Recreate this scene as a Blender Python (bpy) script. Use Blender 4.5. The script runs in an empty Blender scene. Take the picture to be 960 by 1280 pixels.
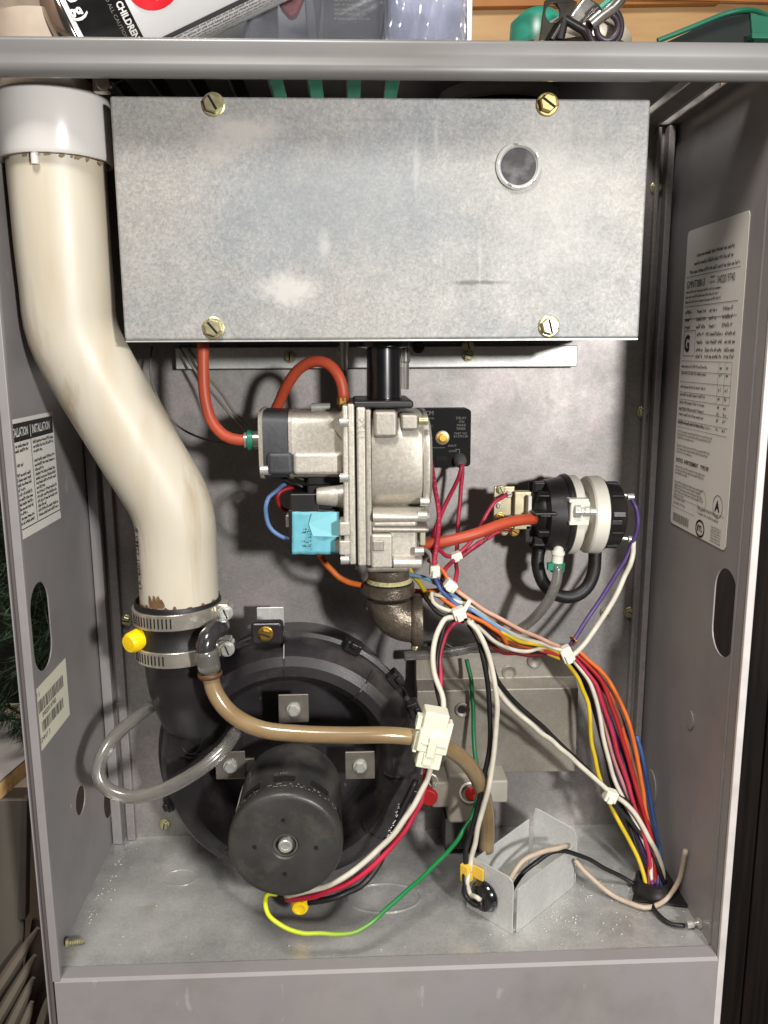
import bpy, bmesh, math, random
from mathutils import Vector, Matrix
from mathutils.geometry import tessellate_polygon
random.seed(7)
C = bpy.context.scene.collection
SC = bpy.context.scene

# ------------------------------------------------------------------ camera
CAM = Vector((.2223, -.5587, .4615)); YAW, PIT, ROL, F = .0389, .1904, -.0053, 1043.77
fw = Vector((math.sin(YAW)*math.cos(PIT), math.cos(YAW)*math.cos(PIT), -math.sin(PIT)))
_r = Vector((math.cos(YAW), -math.sin(YAW), 0)); _u = _r.cross(fw)
rt = math.cos(ROL)*_r + math.sin(ROL)*_u
up = -math.sin(ROL)*_r + math.cos(ROL)*_u
cd = bpy.data.cameras.new('camera'); cam = bpy.data.objects.new('camera', cd); C.objects.link(cam)
m = Matrix((rt, up, -fw)).transposed().to_4x4(); m.translation = CAM
cam.matrix_world = m
cd.sensor_fit = 'VERTICAL'; cd.sensor_height = 32; cd.lens = F/1280*32; cd.clip_start = .01; cd.clip_end = 50
SC.camera = cam

# ------------------------------------------------------------------ light
w = bpy.data.worlds.new('World'); SC.world = w; w.use_nodes = True
w.node_tree.nodes['Background'].inputs[0].default_value = (1.0, .97, .94, 1)
w.node_tree.nodes['Background'].inputs[1].default_value = .06
def lamp(name, loc, tgt, size, power, col):
    l = bpy.data.lights.new(name, 'AREA'); l.shape = 'DISK'; l.size = size; l.energy = power; l.color = col
    o = bpy.data.objects.new(name, l); C.objects.link(o); o.location = loc
    o.rotation_euler = (Vector(tgt)-Vector(loc)).to_track_quat('-Z', 'Y').to_euler(); return o
lamp('work_lamp', (.74, -1.15, .60), (.22, .1, .25), .10, 20, (1, .985, .965))
lamp('ceiling_lamp', (-.02, -1.0, 2.0), (.2, .0, .2), .55, 40, (1, .965, .92))
SC.view_settings.view_transform = 'Standard'; SC.view_settings.look = 'None'
SC.view_settings.exposure = 0; SC.view_settings.gamma = 1

# ------------------------------------------------------------------ photo -> place
def ray(u, v): return fw*F + rt*(u-480) - up*(v-640)
def P(u, v, Y): d = ray(u, v); return CAM + d*((Y-CAM.y)/d.y)
def PX(u, v, X): d = ray(u, v); return CAM + d*((X-CAM.x)/d.x)
def PZ(u, v, Z): d = ray(u, v); return CAM + d*((Z-CAM.z)/d.z)
def S(u, v, Y): return (P(u, v, Y)-CAM).dot(fw)/F
def pts(*l): return [P(*a) for a in l]

# ------------------------------------------------------------------ materials
def srgb(c):
    return tuple(((x/255)/12.92 if x/255 <= .04045 else ((x/255+.055)/1.055)**2.4) for x in c)
MATS = {}
def mat(name, col, rough=.5, metal=0, var=.12, scale=40, bump=0, bscale=300, spec=.5, trans=0, alpha=1, col2=None, coat=0, ior=1.45, rvar=.08, emit=None, sss=0, stretch=None, det=4, thr=None, wear=None):
    if name in MATS: return MATS[name]
    M = bpy.data.materials.new(name); M.use_nodes = True; N = M.node_tree.nodes; L = M.node_tree.links
    b = N['Principled BSDF']; c = srgb(col)
    b.inputs['Roughness'].default_value = rough; b.inputs['Metallic'].default_value = metal
    b.inputs['Specular IOR Level'].default_value = spec; b.inputs['IOR'].default_value = ior
    b.inputs['Transmission Weight'].default_value = trans; b.inputs['Alpha'].default_value = alpha
    b.inputs['Coat Weight'].default_value = coat; b.inputs['Coat Roughness'].default_value = .15
    if sss:
        b.inputs['Subsurface Weight'].default_value = sss; b.inputs['Subsurface Scale'].default_value = .003
    tc = N.new('ShaderNodeTexCoord'); src = tc.outputs['Object']
    if stretch:
        mp = N.new('ShaderNodeMapping'); mp.inputs['Scale'].default_value = stretch; L.new(src, mp.inputs[0]); src = mp.outputs[0]
    n = N.new('ShaderNodeTexNoise'); n.inputs['Scale'].default_value = scale; n.inputs['Detail'].default_value = det; L.new(src, n.inputs['Vector'])
    cr = N.new('ShaderNodeValToRGB')
    a0, a1 = thr or (.3, .7)
    cr.color_ramp.elements[0].position = a0; cr.color_ramp.elements[1].position = a1
    c2 = srgb(col2) if col2 else None
    if c2: lo, hi = c, c2
    else: lo = tuple(x*(1-var) for x in c); hi = tuple(min(1, x*(1+var)) for x in c)
    cr.color_ramp.elements[0].color = (*lo, 1); cr.color_ramp.elements[1].color = (*hi, 1)
    L.new(n.outputs['Fac'], cr.inputs[0]); colo = cr.outputs[0]
    if wear:  # smudges, dust and small chips with shapes of their own
        for (sc2, st2, lo2, hi2, colr, amt) in wear:
            mp2 = N.new('ShaderNodeMapping'); mp2.inputs['Scale'].default_value = st2; L.new(tc.outputs['Object'], mp2.inputs[0])
            nn = N.new('ShaderNodeTexNoise'); nn.inputs['Scale'].default_value = sc2; nn.inputs['Detail'].default_value = 5; nn.inputs['Roughness'].default_value = .65; L.new(mp2.outputs[0], nn.inputs['Vector'])
            r2 = N.new('ShaderNodeMapRange'); r2.inputs[1].default_value = lo2; r2.inputs[2].default_value = hi2; r2.inputs[4].default_value = amt; L.new(nn.outputs['Fac'], r2.inputs[0])
            mx = N.new('ShaderNodeMix'); mx.data_type = 'RGBA'; L.new(r2.outputs[0], mx.inputs[0]); L.new(colo, mx.inputs[6]); mx.inputs[7].default_value = (*srgb(colr), 1); colo = mx.outputs[2]
    L.new(colo, b.inputs['Base Color'])
    mr = N.new('ShaderNodeMapRange'); mr.inputs[3].default_value = max(0, rough-rvar); mr.inputs[4].default_value = min(1, rough+rvar)
    L.new(n.outputs['Fac'], mr.inputs[0]); L.new(mr.outputs[0], b.inputs['Roughness'])
    if bump:
        n2 = N.new('ShaderNodeTexNoise'); n2.inputs['Scale'].default_value = bscale; n2.inputs['Detail'].default_value = 3; L.new(src, n2.inputs['Vector'])
        bp = N.new('ShaderNodeBump'); bp.inputs['Strength'].default_value = bump; bp.inputs['Distance'].default_value = .001
        L.new(n2.outputs['Fac'], bp.inputs['Height']); L.new(bp.outputs[0], b.inputs['Normal'])
    if emit: b.inputs['Emission Color'].default_value = (*srgb(emit[0]), 1); b.inputs['Emission Strength'].default_value = emit[1]
    MATS[name] = M; return M

def galv(name, ca, cb, cc, rough=.42, metal=.65, big=7, stain=None, off=(0, 0, 0), spots=(), grain=.6):
    """galvanised sheet: fine spangle over broad cloudy patches, optional stains and spots for rubbed marks or painted sheen"""
    M = bpy.data.materials.new(name); M.use_nodes = True; N = M.node_tree.nodes; L = M.node_tree.links
    b = N['Principled BSDF']; b.inputs['Metallic'].default_value = metal
    tc = N.new('ShaderNodeTexCoord'); mp = N.new('ShaderNodeMapping'); mp.inputs['Location'].default_value = off
    L.new(tc.outputs['Object'], mp.inputs[0]); V = mp.outputs[0]
    def noise(s, d=4, r=.6):
        n = N.new('ShaderNodeTexNoise'); n.inputs['Scale'].default_value = s; n.inputs['Detail'].default_value = d; n.inputs['Roughness'].default_value = r
        L.new(V, n.inputs['Vector']); return n.outputs['Fac']
    def ramp(f, p0, p1, a=(0, 0, 0), c=(1, 1, 1)):
        r = N.new('ShaderNodeValToRGB'); r.color_ramp.elements[0].position = p0; r.color_ramp.elements[1].position = p1
        r.color_ramp.elements[0].color = (*a, 1); r.color_ramp.elements[1].color = (*c, 1); L.new(f, r.inputs[0]); return r.outputs[0]
    def mix(f, a, c, t='MIX'):
        x = N.new('ShaderNodeMix'); x.data_type = 'RGBA'; x.blend_type = t
        if isinstance(f, float): x.inputs[0].default_value = f
        else: L.new(f, x.inputs[0])
        for i, q in ((6, a), (7, c)):
            if isinstance(q, tuple): x.inputs[i].default_value = (*q, 1)
            else: L.new(q, x.inputs[i])
        return x.outputs[2]
    base = mix(ramp(noise(big, 5), .38, .62), srgb(ca), srgb(cb))
    base = mix(ramp(noise(big*3.1, 6, .7), .45, .75), base, srgb(cc))
    vo = N.new('ShaderNodeTexVoronoi'); vo.inputs['Scale'].default_value = 750; L.new(V, vo.inputs['Vector'])
    sp = ramp(vo.outputs['Color'], 0, 1, (.62,)*3, (1.15,)*3)
    base = mix(grain, base, sp, 'MULTIPLY')
    gr = ramp(noise(330, 3, .7), .32, .68, (.74,)*3, (1.14,)*3)
    base = mix(grain, base, gr, 'MULTIPLY')
    base = mix(grain*.8, base, ramp(noise(38, 6, .75), .36, .66, (.80,)*3, (1.08,)*3), 'MULTIPLY')
    if stain:
        base = mix(ramp(noise(stain[1], 6, .65), stain[2], stain[2]+.12), base, srgb(stain[0]))
        base = mix(ramp(noise(260, 2, .5), .70, .74), base, srgb((205, 205, 195)))
    for (sx0, sz0, rx, rz, amt, colr) in spots:
        m2 = N.new('ShaderNodeMapping'); m2.inputs['Location'].default_value = (-sx0/rx, 0, -sz0/rz); m2.inputs['Scale'].default_value = (1/rx, 0, 1/rz); L.new(tc.outputs['Object'], m2.inputs[0])
        le = N.new('ShaderNodeVectorMath'); le.operation = 'LENGTH'; L.new(m2.outputs[0], le.inputs[0])
        sb2 = N.new('ShaderNodeMath'); sb2.operation = 'MULTIPLY_ADD'; L.new(noise(120, 6, .75), sb2.inputs[0]); sb2.inputs[1].default_value = .9; hf = N.new('ShaderNodeMath'); hf.operation = 'MULTIPLY'; hf.inputs[1].default_value = .5; L.new(le.outputs['Value'], hf.inputs[0]); L.new(hf.outputs[0], sb2.inputs[2])
        mk = ramp(sb2.outputs[0], .60, .92, (amt,)*3, (0, 0, 0)); base = mix(mk, base, srgb(colr))
    L.new(base, b.inputs['Base Color'])
    mr = N.new('ShaderNodeMapRange'); mr.inputs[3].default_value = rough-.1; mr.inputs[4].default_value = rough+.15
    L.new(noise(big*4, 4), mr.inputs[0]); L.new(mr.outputs[0], b.inputs['Roughness'])
    bp = N.new('ShaderNodeBump'); bp.inputs['Strength'].default_value = .12; bp.inputs['Distance'].default_value = .001
    L.new(noise(60, 5, .6), bp.inputs['Height']); L.new(bp.outputs[0], b.inputs['Normal'])
    MATS[name] = M; return M

_bs = lambda u, v, ru, rv, a, c: (P(u, v, .025).x-GOX, P(u, v, .025).z-GOZ, ru*.00058, rv*.00058, a, c)
GOX, GOZ = 0, 0
GAL_BOX = galv('galvanised_cover', (164, 161, 156), (150, 153, 154), (172, 169, 164), .58, .25, 8, spots=(
    _bs(440, 250, 210, 110, .5, (126, 133, 137)), _bs(300, 165, 62, 24, .8, (186, 180, 174)), _bs(270, 190, 30, 20, .5, (176, 170, 164)), _bs(358, 362, 46, 26, .85, (190, 187, 182)), _bs(602, 353, 46, 3.5, .7, (84, 84, 83)), _bs(405, 305, 9, 22, .5, (186, 184, 180)), _bs(520, 205, 5, 40, .35, (186, 184, 180)), _bs(545, 170, 4, 30, .35, (186, 184, 180)), _bs(470, 150, 50, 2.5, .3, (120, 120, 118)), _bs(600, 330, 3, 46, .3, (190, 188, 184)), _bs(700, 250, 110, 150, .35, (176, 173, 168))))  # last wide spot paints a light sheen on the right side
GAL_BACK = galv('galvanised_back', (158, 153, 149), (138, 135, 132), (170, 158, 158), .46, .4, 7, grain=.4, off=(3, 1, 2))
GAL_FLOOR = galv('galvanised_floor', (200, 199, 195), (172, 172, 170), (214, 213, 208), .30, .5, 9, grain=.3, stain=((158, 150, 130), 7, .56), off=(7, 2, 5))
GAL_BRK = galv('galvanised_bracket', (204, 204, 200), (184, 187, 185), (214, 214, 208), .36, .35, 12, grain=.25)
PAINT = mat('grey_painted_steel', (139, 135, 135), .40, .0, .06, 6, .35, 16, coat=.1, wear=[(14, (1, 1, 1), .50, .72, (118, 112, 106), .5), (60, (1, 1, .35), .66, .72, (172, 168, 162), .5), (240, (1, 1, 1), .74, .77, (205, 200, 192), .7), (7, (1, 1, .5), .52, .66, (150, 143, 136), .5)])
PAINTD = mat('grey_painted_steel_outer', (96, 92, 90), .5, 0, .06, 10)
RAIL = mat('grey_rail_paint', (120, 118, 116), .36, .1, .05, 12, coat=.15, wear=[(20, (.3, 1, 1), .52, .75, (104, 99, 95), .5), (260, (1, 1, 1), .73, .76, (186, 180, 172), .6)])
PVC = mat('cream_pvc', (198, 190, 173), .44, 0, .0, 26, .05, 160, col2=(184, 168, 140), thr=(.46, .80), coat=.04, stretch=(1.6, 1, .22), det=8, wear=[(34, (1, 1, .06), .54, .68, (156, 130, 94), .62), (70, (1, 1, .8), .70, .75, (120, 96, 66), .55), (9, (1, 1, 1), .5, .7, (196, 184, 160), .5)])
PVCW = mat('white_pvc', (206, 202, 197), .22, 0, .04, 15, coat=.3)
PVCO = mat('stained_pvc', (168, 154, 138), .4, 0, .2, 30)
RUB = mat('black_rubber', (27, 26, 26), .5, 0, .3, 60, .15, 700)
BLK = mat('black_plastic', (29, 27, 27), .38, 0, .2, 30, .06, 900, rvar=.1)
BLKH = mat('black_housing_plastic', (40, 37, 39), .34, 0, .22, 18, .08, 700, rvar=.12, coat=.1, wear=[(22, (1, 1, 1), .50, .75, (92, 86, 80), .45), (180, (1, 1, .4), .66, .74, (120, 114, 106), .35)])
BLKM = mat('black_motor_paint', (66, 65, 63), .40, .3, .25, 35, .10, 500, rvar=.12, wear=[(30, (1, 1, 1), .54, .72, (120, 110, 100), .35), (300, (1, 1, 1), .70, .74, (150, 142, 132), .5)])
DARK = mat('dark_void', (14, 13, 13), .8)
STEEL = mat('clamp_steel', (206, 198, 184), .25, .75, .15, 60, .1, 400)
ZINC = mat('zinc_screw', (186, 178, 140), .32, .6, .15, 200)
SILV = mat('silver_screw', (200, 200, 192), .3, .6, .12, 200)
BRASS = mat('brass', (200, 160, 80), .3, .9, .15, 120)
CAST = mat('cast_aluminium', (188, 182, 170), .42, .45, .12, 420, .16, 1300)
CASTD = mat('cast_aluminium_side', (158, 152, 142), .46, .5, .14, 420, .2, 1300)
TAPE = mat('dark_grey_tape', (58, 59, 61), .5, 0, .35, 45, .4, 160)
IRON = mat('malleable_iron', (120, 110, 98), .38, .7, .25, 140, .6, 500)
BLUE = mat('light_blue_tape', (100, 168, 182), .55, 0, .08, 40, .3, 120)
YEL = mat('yellow_cap', (246, 206, 10), .35, 0, .04, 40, sss=.15)
NYL = mat('white_nylon', (226, 222, 205), .4, 0, .05, 60, sss=.2)
CONN = mat('milky_connector', (224, 222, 200), .35, 0, .06, 60, sss=.4, coat=.2)
SILI = mat('red_silicone', (180, 76, 50), .48, 0, .1, 60)
GREENP = mat('green_clamp', (28, 120, 92), .4)
PAPER = mat('label_paper', (226, 222, 214), .5, 0, .03, 20)
PAPERC = mat('cream_label', (226, 222, 200), .5, 0, .05, 20)
INK = mat('black_ink', (26, 24, 24), .5)
INKM = mat('soft_ink', (66, 63, 60), .6)
INKG = mat('faded_ink', (95, 92, 88), .6)
WHT = mat('white_ink', (222, 220, 214), .5)
GRYI = mat('grey_print', (120, 118, 112), .6)
WTRIM = mat('white_porcelain_plastic', (212, 208, 196), .4, 0, .04, 30)
BROWNH = mat('brown_vinyl_hose', (170, 146, 108), .22, 0, .0, 30, col2=(138, 112, 78), trans=.25, coat=.6, spec=.6, stretch=(.6, 1, 1))
CLEARH = mat('clear_vinyl_hose', (178, 174, 166), .22, 0, .1, 60, trans=.78, coat=.6)
GREYH = mat('grey_vinyl_hose', (170, 166, 160), .25, 0, .06, 40, trans=.75, coat=.5)
CLEARP = mat('clear_plastic', (225, 228, 236), .08, 0, .02, 20, trans=.9, rvar=.04, ior=1.3, coat=.4)
GLASS = mat('sight_glass', (235, 235, 232), .08, 0, .0, 20, trans=.45, rvar=.02)
SMOKE = mat('smoked_plastic', (70, 68, 70), .2, 0, .05, 30, trans=.5, coat=.4)

# ------------------------------------------------------------------ mesh helpers
def newbm(): return bmesh.new()
def obj(name, bm, mt, parent=None, smooth=None, bevel=0, label=None, kind=None, mods=None, seg=2):
    bmesh.ops.recalc_face_normals(bm, faces=bm.faces)
    me = bpy.data.meshes.new(name); bm.to_mesh(me); bm.free()
    o = bpy.data.objects.new(name, me); C.objects.link(o)
    for q in (mt if isinstance(mt, (list, tuple)) else [mt]): me.materials.append(q)
    if parent is not None:
        o.parent = parent; r = parent
        off = Vector((0, 0, 0))
        while r is not None: off += r.location; r = r.parent
        o.location = -off
    if smooth is not None:
        me.shade_smooth()
        if smooth < 180: me.set_sharp_from_angle(angle=math.radians(smooth))
    if bevel:
        b = o.modifiers.new('bevel', 'BEVEL'); b.width = bevel; b.segments = seg; b.limit_method = 'ANGLE'; b.angle_limit = math.radians(35)
        me.shade_smooth(); me.set_sharp_from_angle(angle=math.radians(35)); b.harden_normals = True
    if label: o['label'] = label
    if kind: o['kind'] = kind
    return o
def tag(o, label, cat, group=None):
    o['label'] = label; o['category'] = cat
    if group: o['group'] = group
    return o
def thing(name, label, cat, loc, group=None):
    o = bpy.data.objects.new(name, None); C.objects.link(o); o.location = loc; o.empty_display_size = .01
    return tag(o, label, cat, group)
def box(bm, a, b, M=None):
    a, b = Vector(a), Vector(b)
    vs = [Vector((x, y, z)) for x in (a.x, b.x) for y in (a.y, b.y) for z in (a.z, b.z)]
    if M: vs = [M @ v for v in vs]
    V = [bm.verts.new(v) for v in vs]
    for f in ((0, 1, 3, 2), (4, 6, 7, 5), (0, 4, 5, 1), (2, 3, 7, 6), (0, 2, 6, 4), (1, 5, 7, 3)): bm.faces.new([V[i] for i in f])
def pbox(bm, u0, v0, u1, v1, Y0, Y1):
    """axis-aligned box whose front face (plane Y0) covers that stretch of the photograph"""
    c = ((u0+u1)/2, (v0+v1)/2)
    x0 = P(u0, c[1], Y0).x; x1 = P(u1, c[1], Y0).x; z0 = P(c[0], v1, Y0).z; z1 = P(c[0], v0, Y0).z
    box(bm, (x0, Y0, z0), (x1, Y1, z1))
def frame(d, hint=None):
    d = d.normalized(); h = hint or (Vector((0, 0, 1)) if abs(d.z) < .9 else Vector((0, 1, 0)))
    a = d.cross(h).normalized(); b = a.cross(d).normalized(); return a, b
def loft(bm, rings, closed=False, caps=True):
    R = [[bm.verts.new(p) for p in r] for r in rings]; n = len(R[0])
    for i in range(len(R)-(0 if closed else 1)):
        A, B = R[i], R[(i+1) % len(R)]
        for k in range(n): bm.faces.new((A[k], A[(k+1) % n], B[(k+1) % n], B[k]))
    if caps and not closed:
        bm.faces.new(R[0]); bm.faces.new(R[-1][::-1])
def cyl(bm, p0, p1, r0, r1=None, seg=24, caps=True):
    p0, p1 = Vector(p0), Vector(p1); r1 = r0 if r1 is None else r1; a, b = frame(p1-p0)
    loft(bm, [[p+(a*math.cos(t)+b*math.sin(t))*r for t in [2*math.pi*k/seg for k in range(seg)]] for p, r in ((p0, r0), (p1, r1))], caps=caps)
def lathe(bm, p0, d, prof, seg=48, caps=False):
    p0, d = Vector(p0), Vector(d).normalized(); a, b = frame(d)
    loft(bm, [[p0+d*t+(a*math.cos(q)+b*math.sin(q))*max(r, 1e-5) for q in [2*math.pi*k/seg for k in range(seg)]] for t, r in prof], caps=caps)
def spline(p, step=.004):
    p = [Vector(q) for q in p]
    if len(p) < 3: return p
    e = [p[0]*2-p[1]]+p+[p[-1]*2-p[-2]]; out = []
    for i in range(1, len(e)-2):
        a, b, c, d = e[i-1:i+3]; n = max(2, int((c-b).length/step))
        for k in range(n):
            t = k/n
            out.append(.5*((2*b)+(c-a)*t+(2*a-5*b+4*c-d)*t*t+(3*b-a-3*c+d)*t**3))
    out.append(p[-1]); return out
def tube(bm, p, r, seg=10, step=.004, smoothed=True, r1=None):
    q = spline(p, step) if smoothed else [Vector(x) for x in p]
    t = (q[1]-q[0]).normalized(); a, b = frame(t); rings = []
    for i, c in enumerate(q):
        t2 = (q[min(i+1, len(q)-1)]-q[max(i-1, 0)]).normalized()
        a = (a-t2*a.dot(t2)).normalized(); b = t2.cross(a)
        rr = r if r1 is None else r+(r1-r)*i/(len(q)-1)
        rings.append([c+(a*math.cos(k)+b*math.sin(k))*rr for k in [2*math.pi*j/seg for j in range(seg)]])
    loft(bm, rings)
def plate(bm, loops, fn, th):
    """flat sheet with holes: loops of 2-D points, fn(x, y, h) -> point"""
    tris = tessellate_polygon([[Vector((x, y, 0)) for x, y in l] for l in loops])
    flat = [p for l in loops for p in l]
    A = [bm.verts.new(fn(x, y, 0)) for x, y in flat]; B = [bm.verts.new(fn(x, y, th)) for x, y in flat]
    for t in tris:
        try: bm.faces.new([A[i] for i in t]); bm.faces.new([B[i] for i in reversed(t)])
        except ValueError: pass
    k = 0
    for l in loops:
        n = len(l)
        for i in range(n): bm.faces.new((A[k+i], A[k+(i+1) % n], B[k+(i+1) % n], B[k+i]))
        k += n
def capsule(cx, cy, w, h, n=12):
    r = w/2; o = []
    for k in range(n+1): a = math.pi*k/n; o.append((cx+r*math.cos(a), cy+h/2-r+r*math.sin(a)))
    for k in range(n+1): a = math.pi+math.pi*k/n; o.append((cx+r*math.cos(a), cy-h/2+r+r*math.sin(a)))
    return o
def ring2(cx, cy, r, ry=None, n=24): return [(cx+r*math.cos(2*math.pi*k/n), cy+(ry or r)*math.sin(2*math.pi*k/n)) for k in range(n)]
def rrect(x0, y0, x1, y1, r, n=4):
    o = []
    for cx, cy, s in ((x1-r, y1-r, 0), (x0+r, y1-r, 90), (x0+r, y0+r, 180), (x1-r, y0+r, 270)):
        for k in range(n+1): a = math.radians(s+90*k/n); o.append((cx+r*math.cos(a), cy+r*math.sin(a)))
    return o
def xloft(bm, secs, Yc, e=4, seg=32):
    """body along X through sections (u, v_top, v_bottom, half depth in Y), superelliptic"""
    rings = []
    for u, vt, vb, dy in secs:
        vc = (vt+vb)/2; pt = P(u, vt, Yc); pb = P(u, vb, Yc); c = (pt+pb)/2; hz = (pt.z-pb.z)/2; x = P(u, vc, Yc).x; r = []
        for k in range(seg):
            a = 2*math.pi*k/seg; ca, sa = math.cos(a), math.sin(a)
            r.append(Vector((x, Yc+dy*math.copysign(abs(ca)**(2/e), ca), c.z+hz*math.copysign(abs(sa)**(2/e), sa))))
        rings.append(r)
    loft(bm, rings)
def textmesh(s, size, fn, mt, parent, name='lettering', align='LEFT', sx=1.0, bold=0):
    cu = bpy.data.curves.new('t', 'FONT'); cu.body = s; cu.size = size; cu.align_x = align; cu.resolution_u = 2; cu.offset = bold
    t = bpy.data.objects.new('t', cu); me = bpy.data.meshes.new_from_object(t); bpy.data.objects.remove(t)
    bm = bmesh.new(); bm.from_mesh(me); bpy.data.meshes.remove(me)
    for v in bm.verts: v.co = fn(v.co.x*sx, v.co.y)
    return obj(name, bm, mt, parent)
def words(bm, fn, x0, x1, y, h, dens=.85, ww=(3, 9)):
    """a line of print too small to read: word-long strokes"""
    x = x0
    while x < x1-h*.4:
        n = random.randint(*ww)
        for k in range(n):
            cw = h*.42
            if x+cw > x1: break
            y0 = y if random.random() < dens else y+h*.3
            y1 = y+h*(.75 if random.random() < .6 else 1)
            if random.random() < .5: q = ((x, y0), (x+cw*.45, y0), (x+cw*.45, y1), (x, y1))
            else: q = ((x, y0+h*.05), (x+cw*.75, y0+h*.05), (x+cw*.75, y0+h*.5), (x, y0+h*.6))
            bm.faces.new([bm.verts.new(fn(*p)) for p in q]); x += cw
        x += h*.4
def rect2(bm, fn, x0, y0, x1, y1): bm.faces.new([bm.verts.new(fn(*p)) for p in ((x0, y0), (x1, y0), (x1, y1), (x0, y1))])
def line2(bm, fn, x0, y0, x1, y1, t=.0004):
    if x0 == x1: rect2(bm, fn, x0-t/2, y0, x0+t/2, y1)
    else: rect2(bm, fn, x0, y0-t/2, x1, y0+t/2)
def hexscrew(parent, p, d, r=.0055, mt=None, slot=30, washer=True, name='screw', label=None):
    """slotted hex washer-head screw standing on p, facing d"""
    p, d = Vector(p), Vector(d).normalized(); a, b = frame(d); bm = newbm()
    if washer: lathe(bm, p, d, [(-.001, r*1.25), (.001, r*1.25), (.0014, r*1.1)], 20, True)
    ring = lambda t, s: [p+d*t+(a*math.cos(k)+b*math.sin(k))*r*s for k in [math.pi/3*j+.3 for j in range(6)]]
    A = [bm.verts.new(q) for q in ring(.0012, 1)]; B = [bm.verts.new(q) for q in ring(r*.85, 1)]; D = [bm.verts.new(q) for q in ring(r*.95, .85)]
    for X, Y in ((A, B), (B, D)):
        for k in range(6): bm.faces.new((X[k], X[(k+1) % 6], Y[(k+1) % 6], Y[k]))
    bm.faces.new(D)
    o = obj(name, bm, mt or ZINC, parent, label=label)
    s = math.radians(slot); ax = a*math.cos(s)+b*math.sin(s); bx = d.cross(ax); bm = newbm()
    Mx = Matrix((ax, bx, d)).transposed().to_4x4(); Mx.translation = p
    box(bm, (-r*.8, -r*.13, r*.93), (r*.8, r*.13, r*.97), Mx); obj('slot', bm, DARK, o)
    return o
def wire(name, label, path, r, mt, group=None, seg=8, cat='wire'):
    q = [Vector(p) for p in spline(path, .012)]; rs = random.Random(label)
    for i in range(1, len(q)-1): q[i] += Vector((rs.gauss(0, .00035), rs.gauss(0, .0005), rs.gauss(0, .00035)))
    bm = newbm(); tube(bm, q, r*.9, seg); o = obj(name, bm, mt, None, smooth=180); return tag(o, label, cat, group)

# ================================================================== SETTING
D = .186; WL = -.011; WR = .5
# room surfaces
bm = newbm(); box(bm, (-2.5, -2.5, -.9), (2.8, 2.6, -.88)); obj('room_floor', bm, mat('room_floor_concrete', (92, 82, 72), .7), kind='structure')
bm = newbm(); box(bm, (-1.0, 1.9, -.9), (2.8, 1.95, 2.2)); obj('room_wall', bm, mat('room_wall_paint', (222, 205, 184), .6), kind='structure')
bm = newbm(); box(bm, (-1.05, -.9, -.9), (-1.0, 1.95, 2.2)); obj('room_wall', bm, mat('room_wall_left_paint', (205, 180, 165), .6), kind='structure')

# ================================================================== CABINET
cab = thing('furnace_cabinet', 'open grey steel furnace cabinet holding all the pipes and wires', 'furnace', (.25, .1, -.1))
ZB = -.12; ZT = .648
sx = lambda X, s: (lambda y, z, h: Vector((X+s*h, y, z)))
# side panels with oval knock-outs
bm = newbm(); cl = PX(52, 783, WL)
plate(bm, [[(0, ZB), (.40, ZB), (.40, ZT), (0, ZT)], capsule(cl.y, cl.z, .037, .068), ring2(PX(101, 1000, WL).y, PX(101, 1000, WL).z, .0125, n=20),
           ring2(PX(137, 998, WL).y, PX(137, 998, WL).z, .018, n=20), ring2(PX(88, 1008, WL).y, PX(88, 1008, WL).z, .0022, n=8)], sx(WL, -1), .001)
obj('side_panel', bm, PAINT, cab)
bm = newbm(); cr_ = PX(905, 766, WR)
plate(bm, [[(0, ZB), (.40, ZB), (.40, ZT), (0, ZT)], capsule(cr_.y, cr_.z, .037, .068)], sx(WR, 1), .001)
obj('side_panel', bm, PAINT, cab)
# front hems
bm = newbm(); box(bm, (-.0062, -.003, -.0005), (0, .0015, .622)); obj('front_hem', bm, PAINT, cab, bevel=.0008)
bm = newbm(); plate(bm, [[(-.0066, -.0012), (-.009, -.0004), (-.0145, .006), (-.0150, .02), (WL-.0015, .02), (WL-.0015, .003), (-.0066, .0022)]], lambda x, y, h: Vector((x, y, ZB+h)), .742); obj('outer_hem', bm, PAINTD, cab)
bm = newbm(); box(bm, (WR, -.003, ZB), (WR+.0055, .0015, .622)); obj('front_hem', bm, mat('lit_edge_paint', (205, 198, 194), .35, .1), cab, bevel=.0008)  # right hem coloured pale to show light falling on its front
# bent flange line just inside right edge, dimples
bm = newbm(); box(bm, (WR-.0012, .012, .001), (WR-.0001, .0135, .62)); obj('bend_line', bm, PAINT, cab)
for (u, v, r) in ((864, 900, .006), (814, 985, .014)):
    c = PX(u, v, WR); bm = newbm(); plate(bm, [ring2(c.y, c.z, r, r*1.3)], sx(WR-.0012, 1), .001); obj('knockout', bm, PAINT, cab)
# lower front panel with sill
bm = newbm()
prof = [(.0105, .0012), (-.0012, .0012), (-.0032, -.001), (-.0036, -.115), (-.0026, -.115), (-.0022, -.002), (-.001, -.0), (.0105, -.0)]
plate(bm, [[(y, z) for y, z in prof]], lambda y, z, h: Vector((-.0045+h, y, z)), .5042); obj('lower_front_panel', bm, PAINT, cab, smooth=40)
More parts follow.
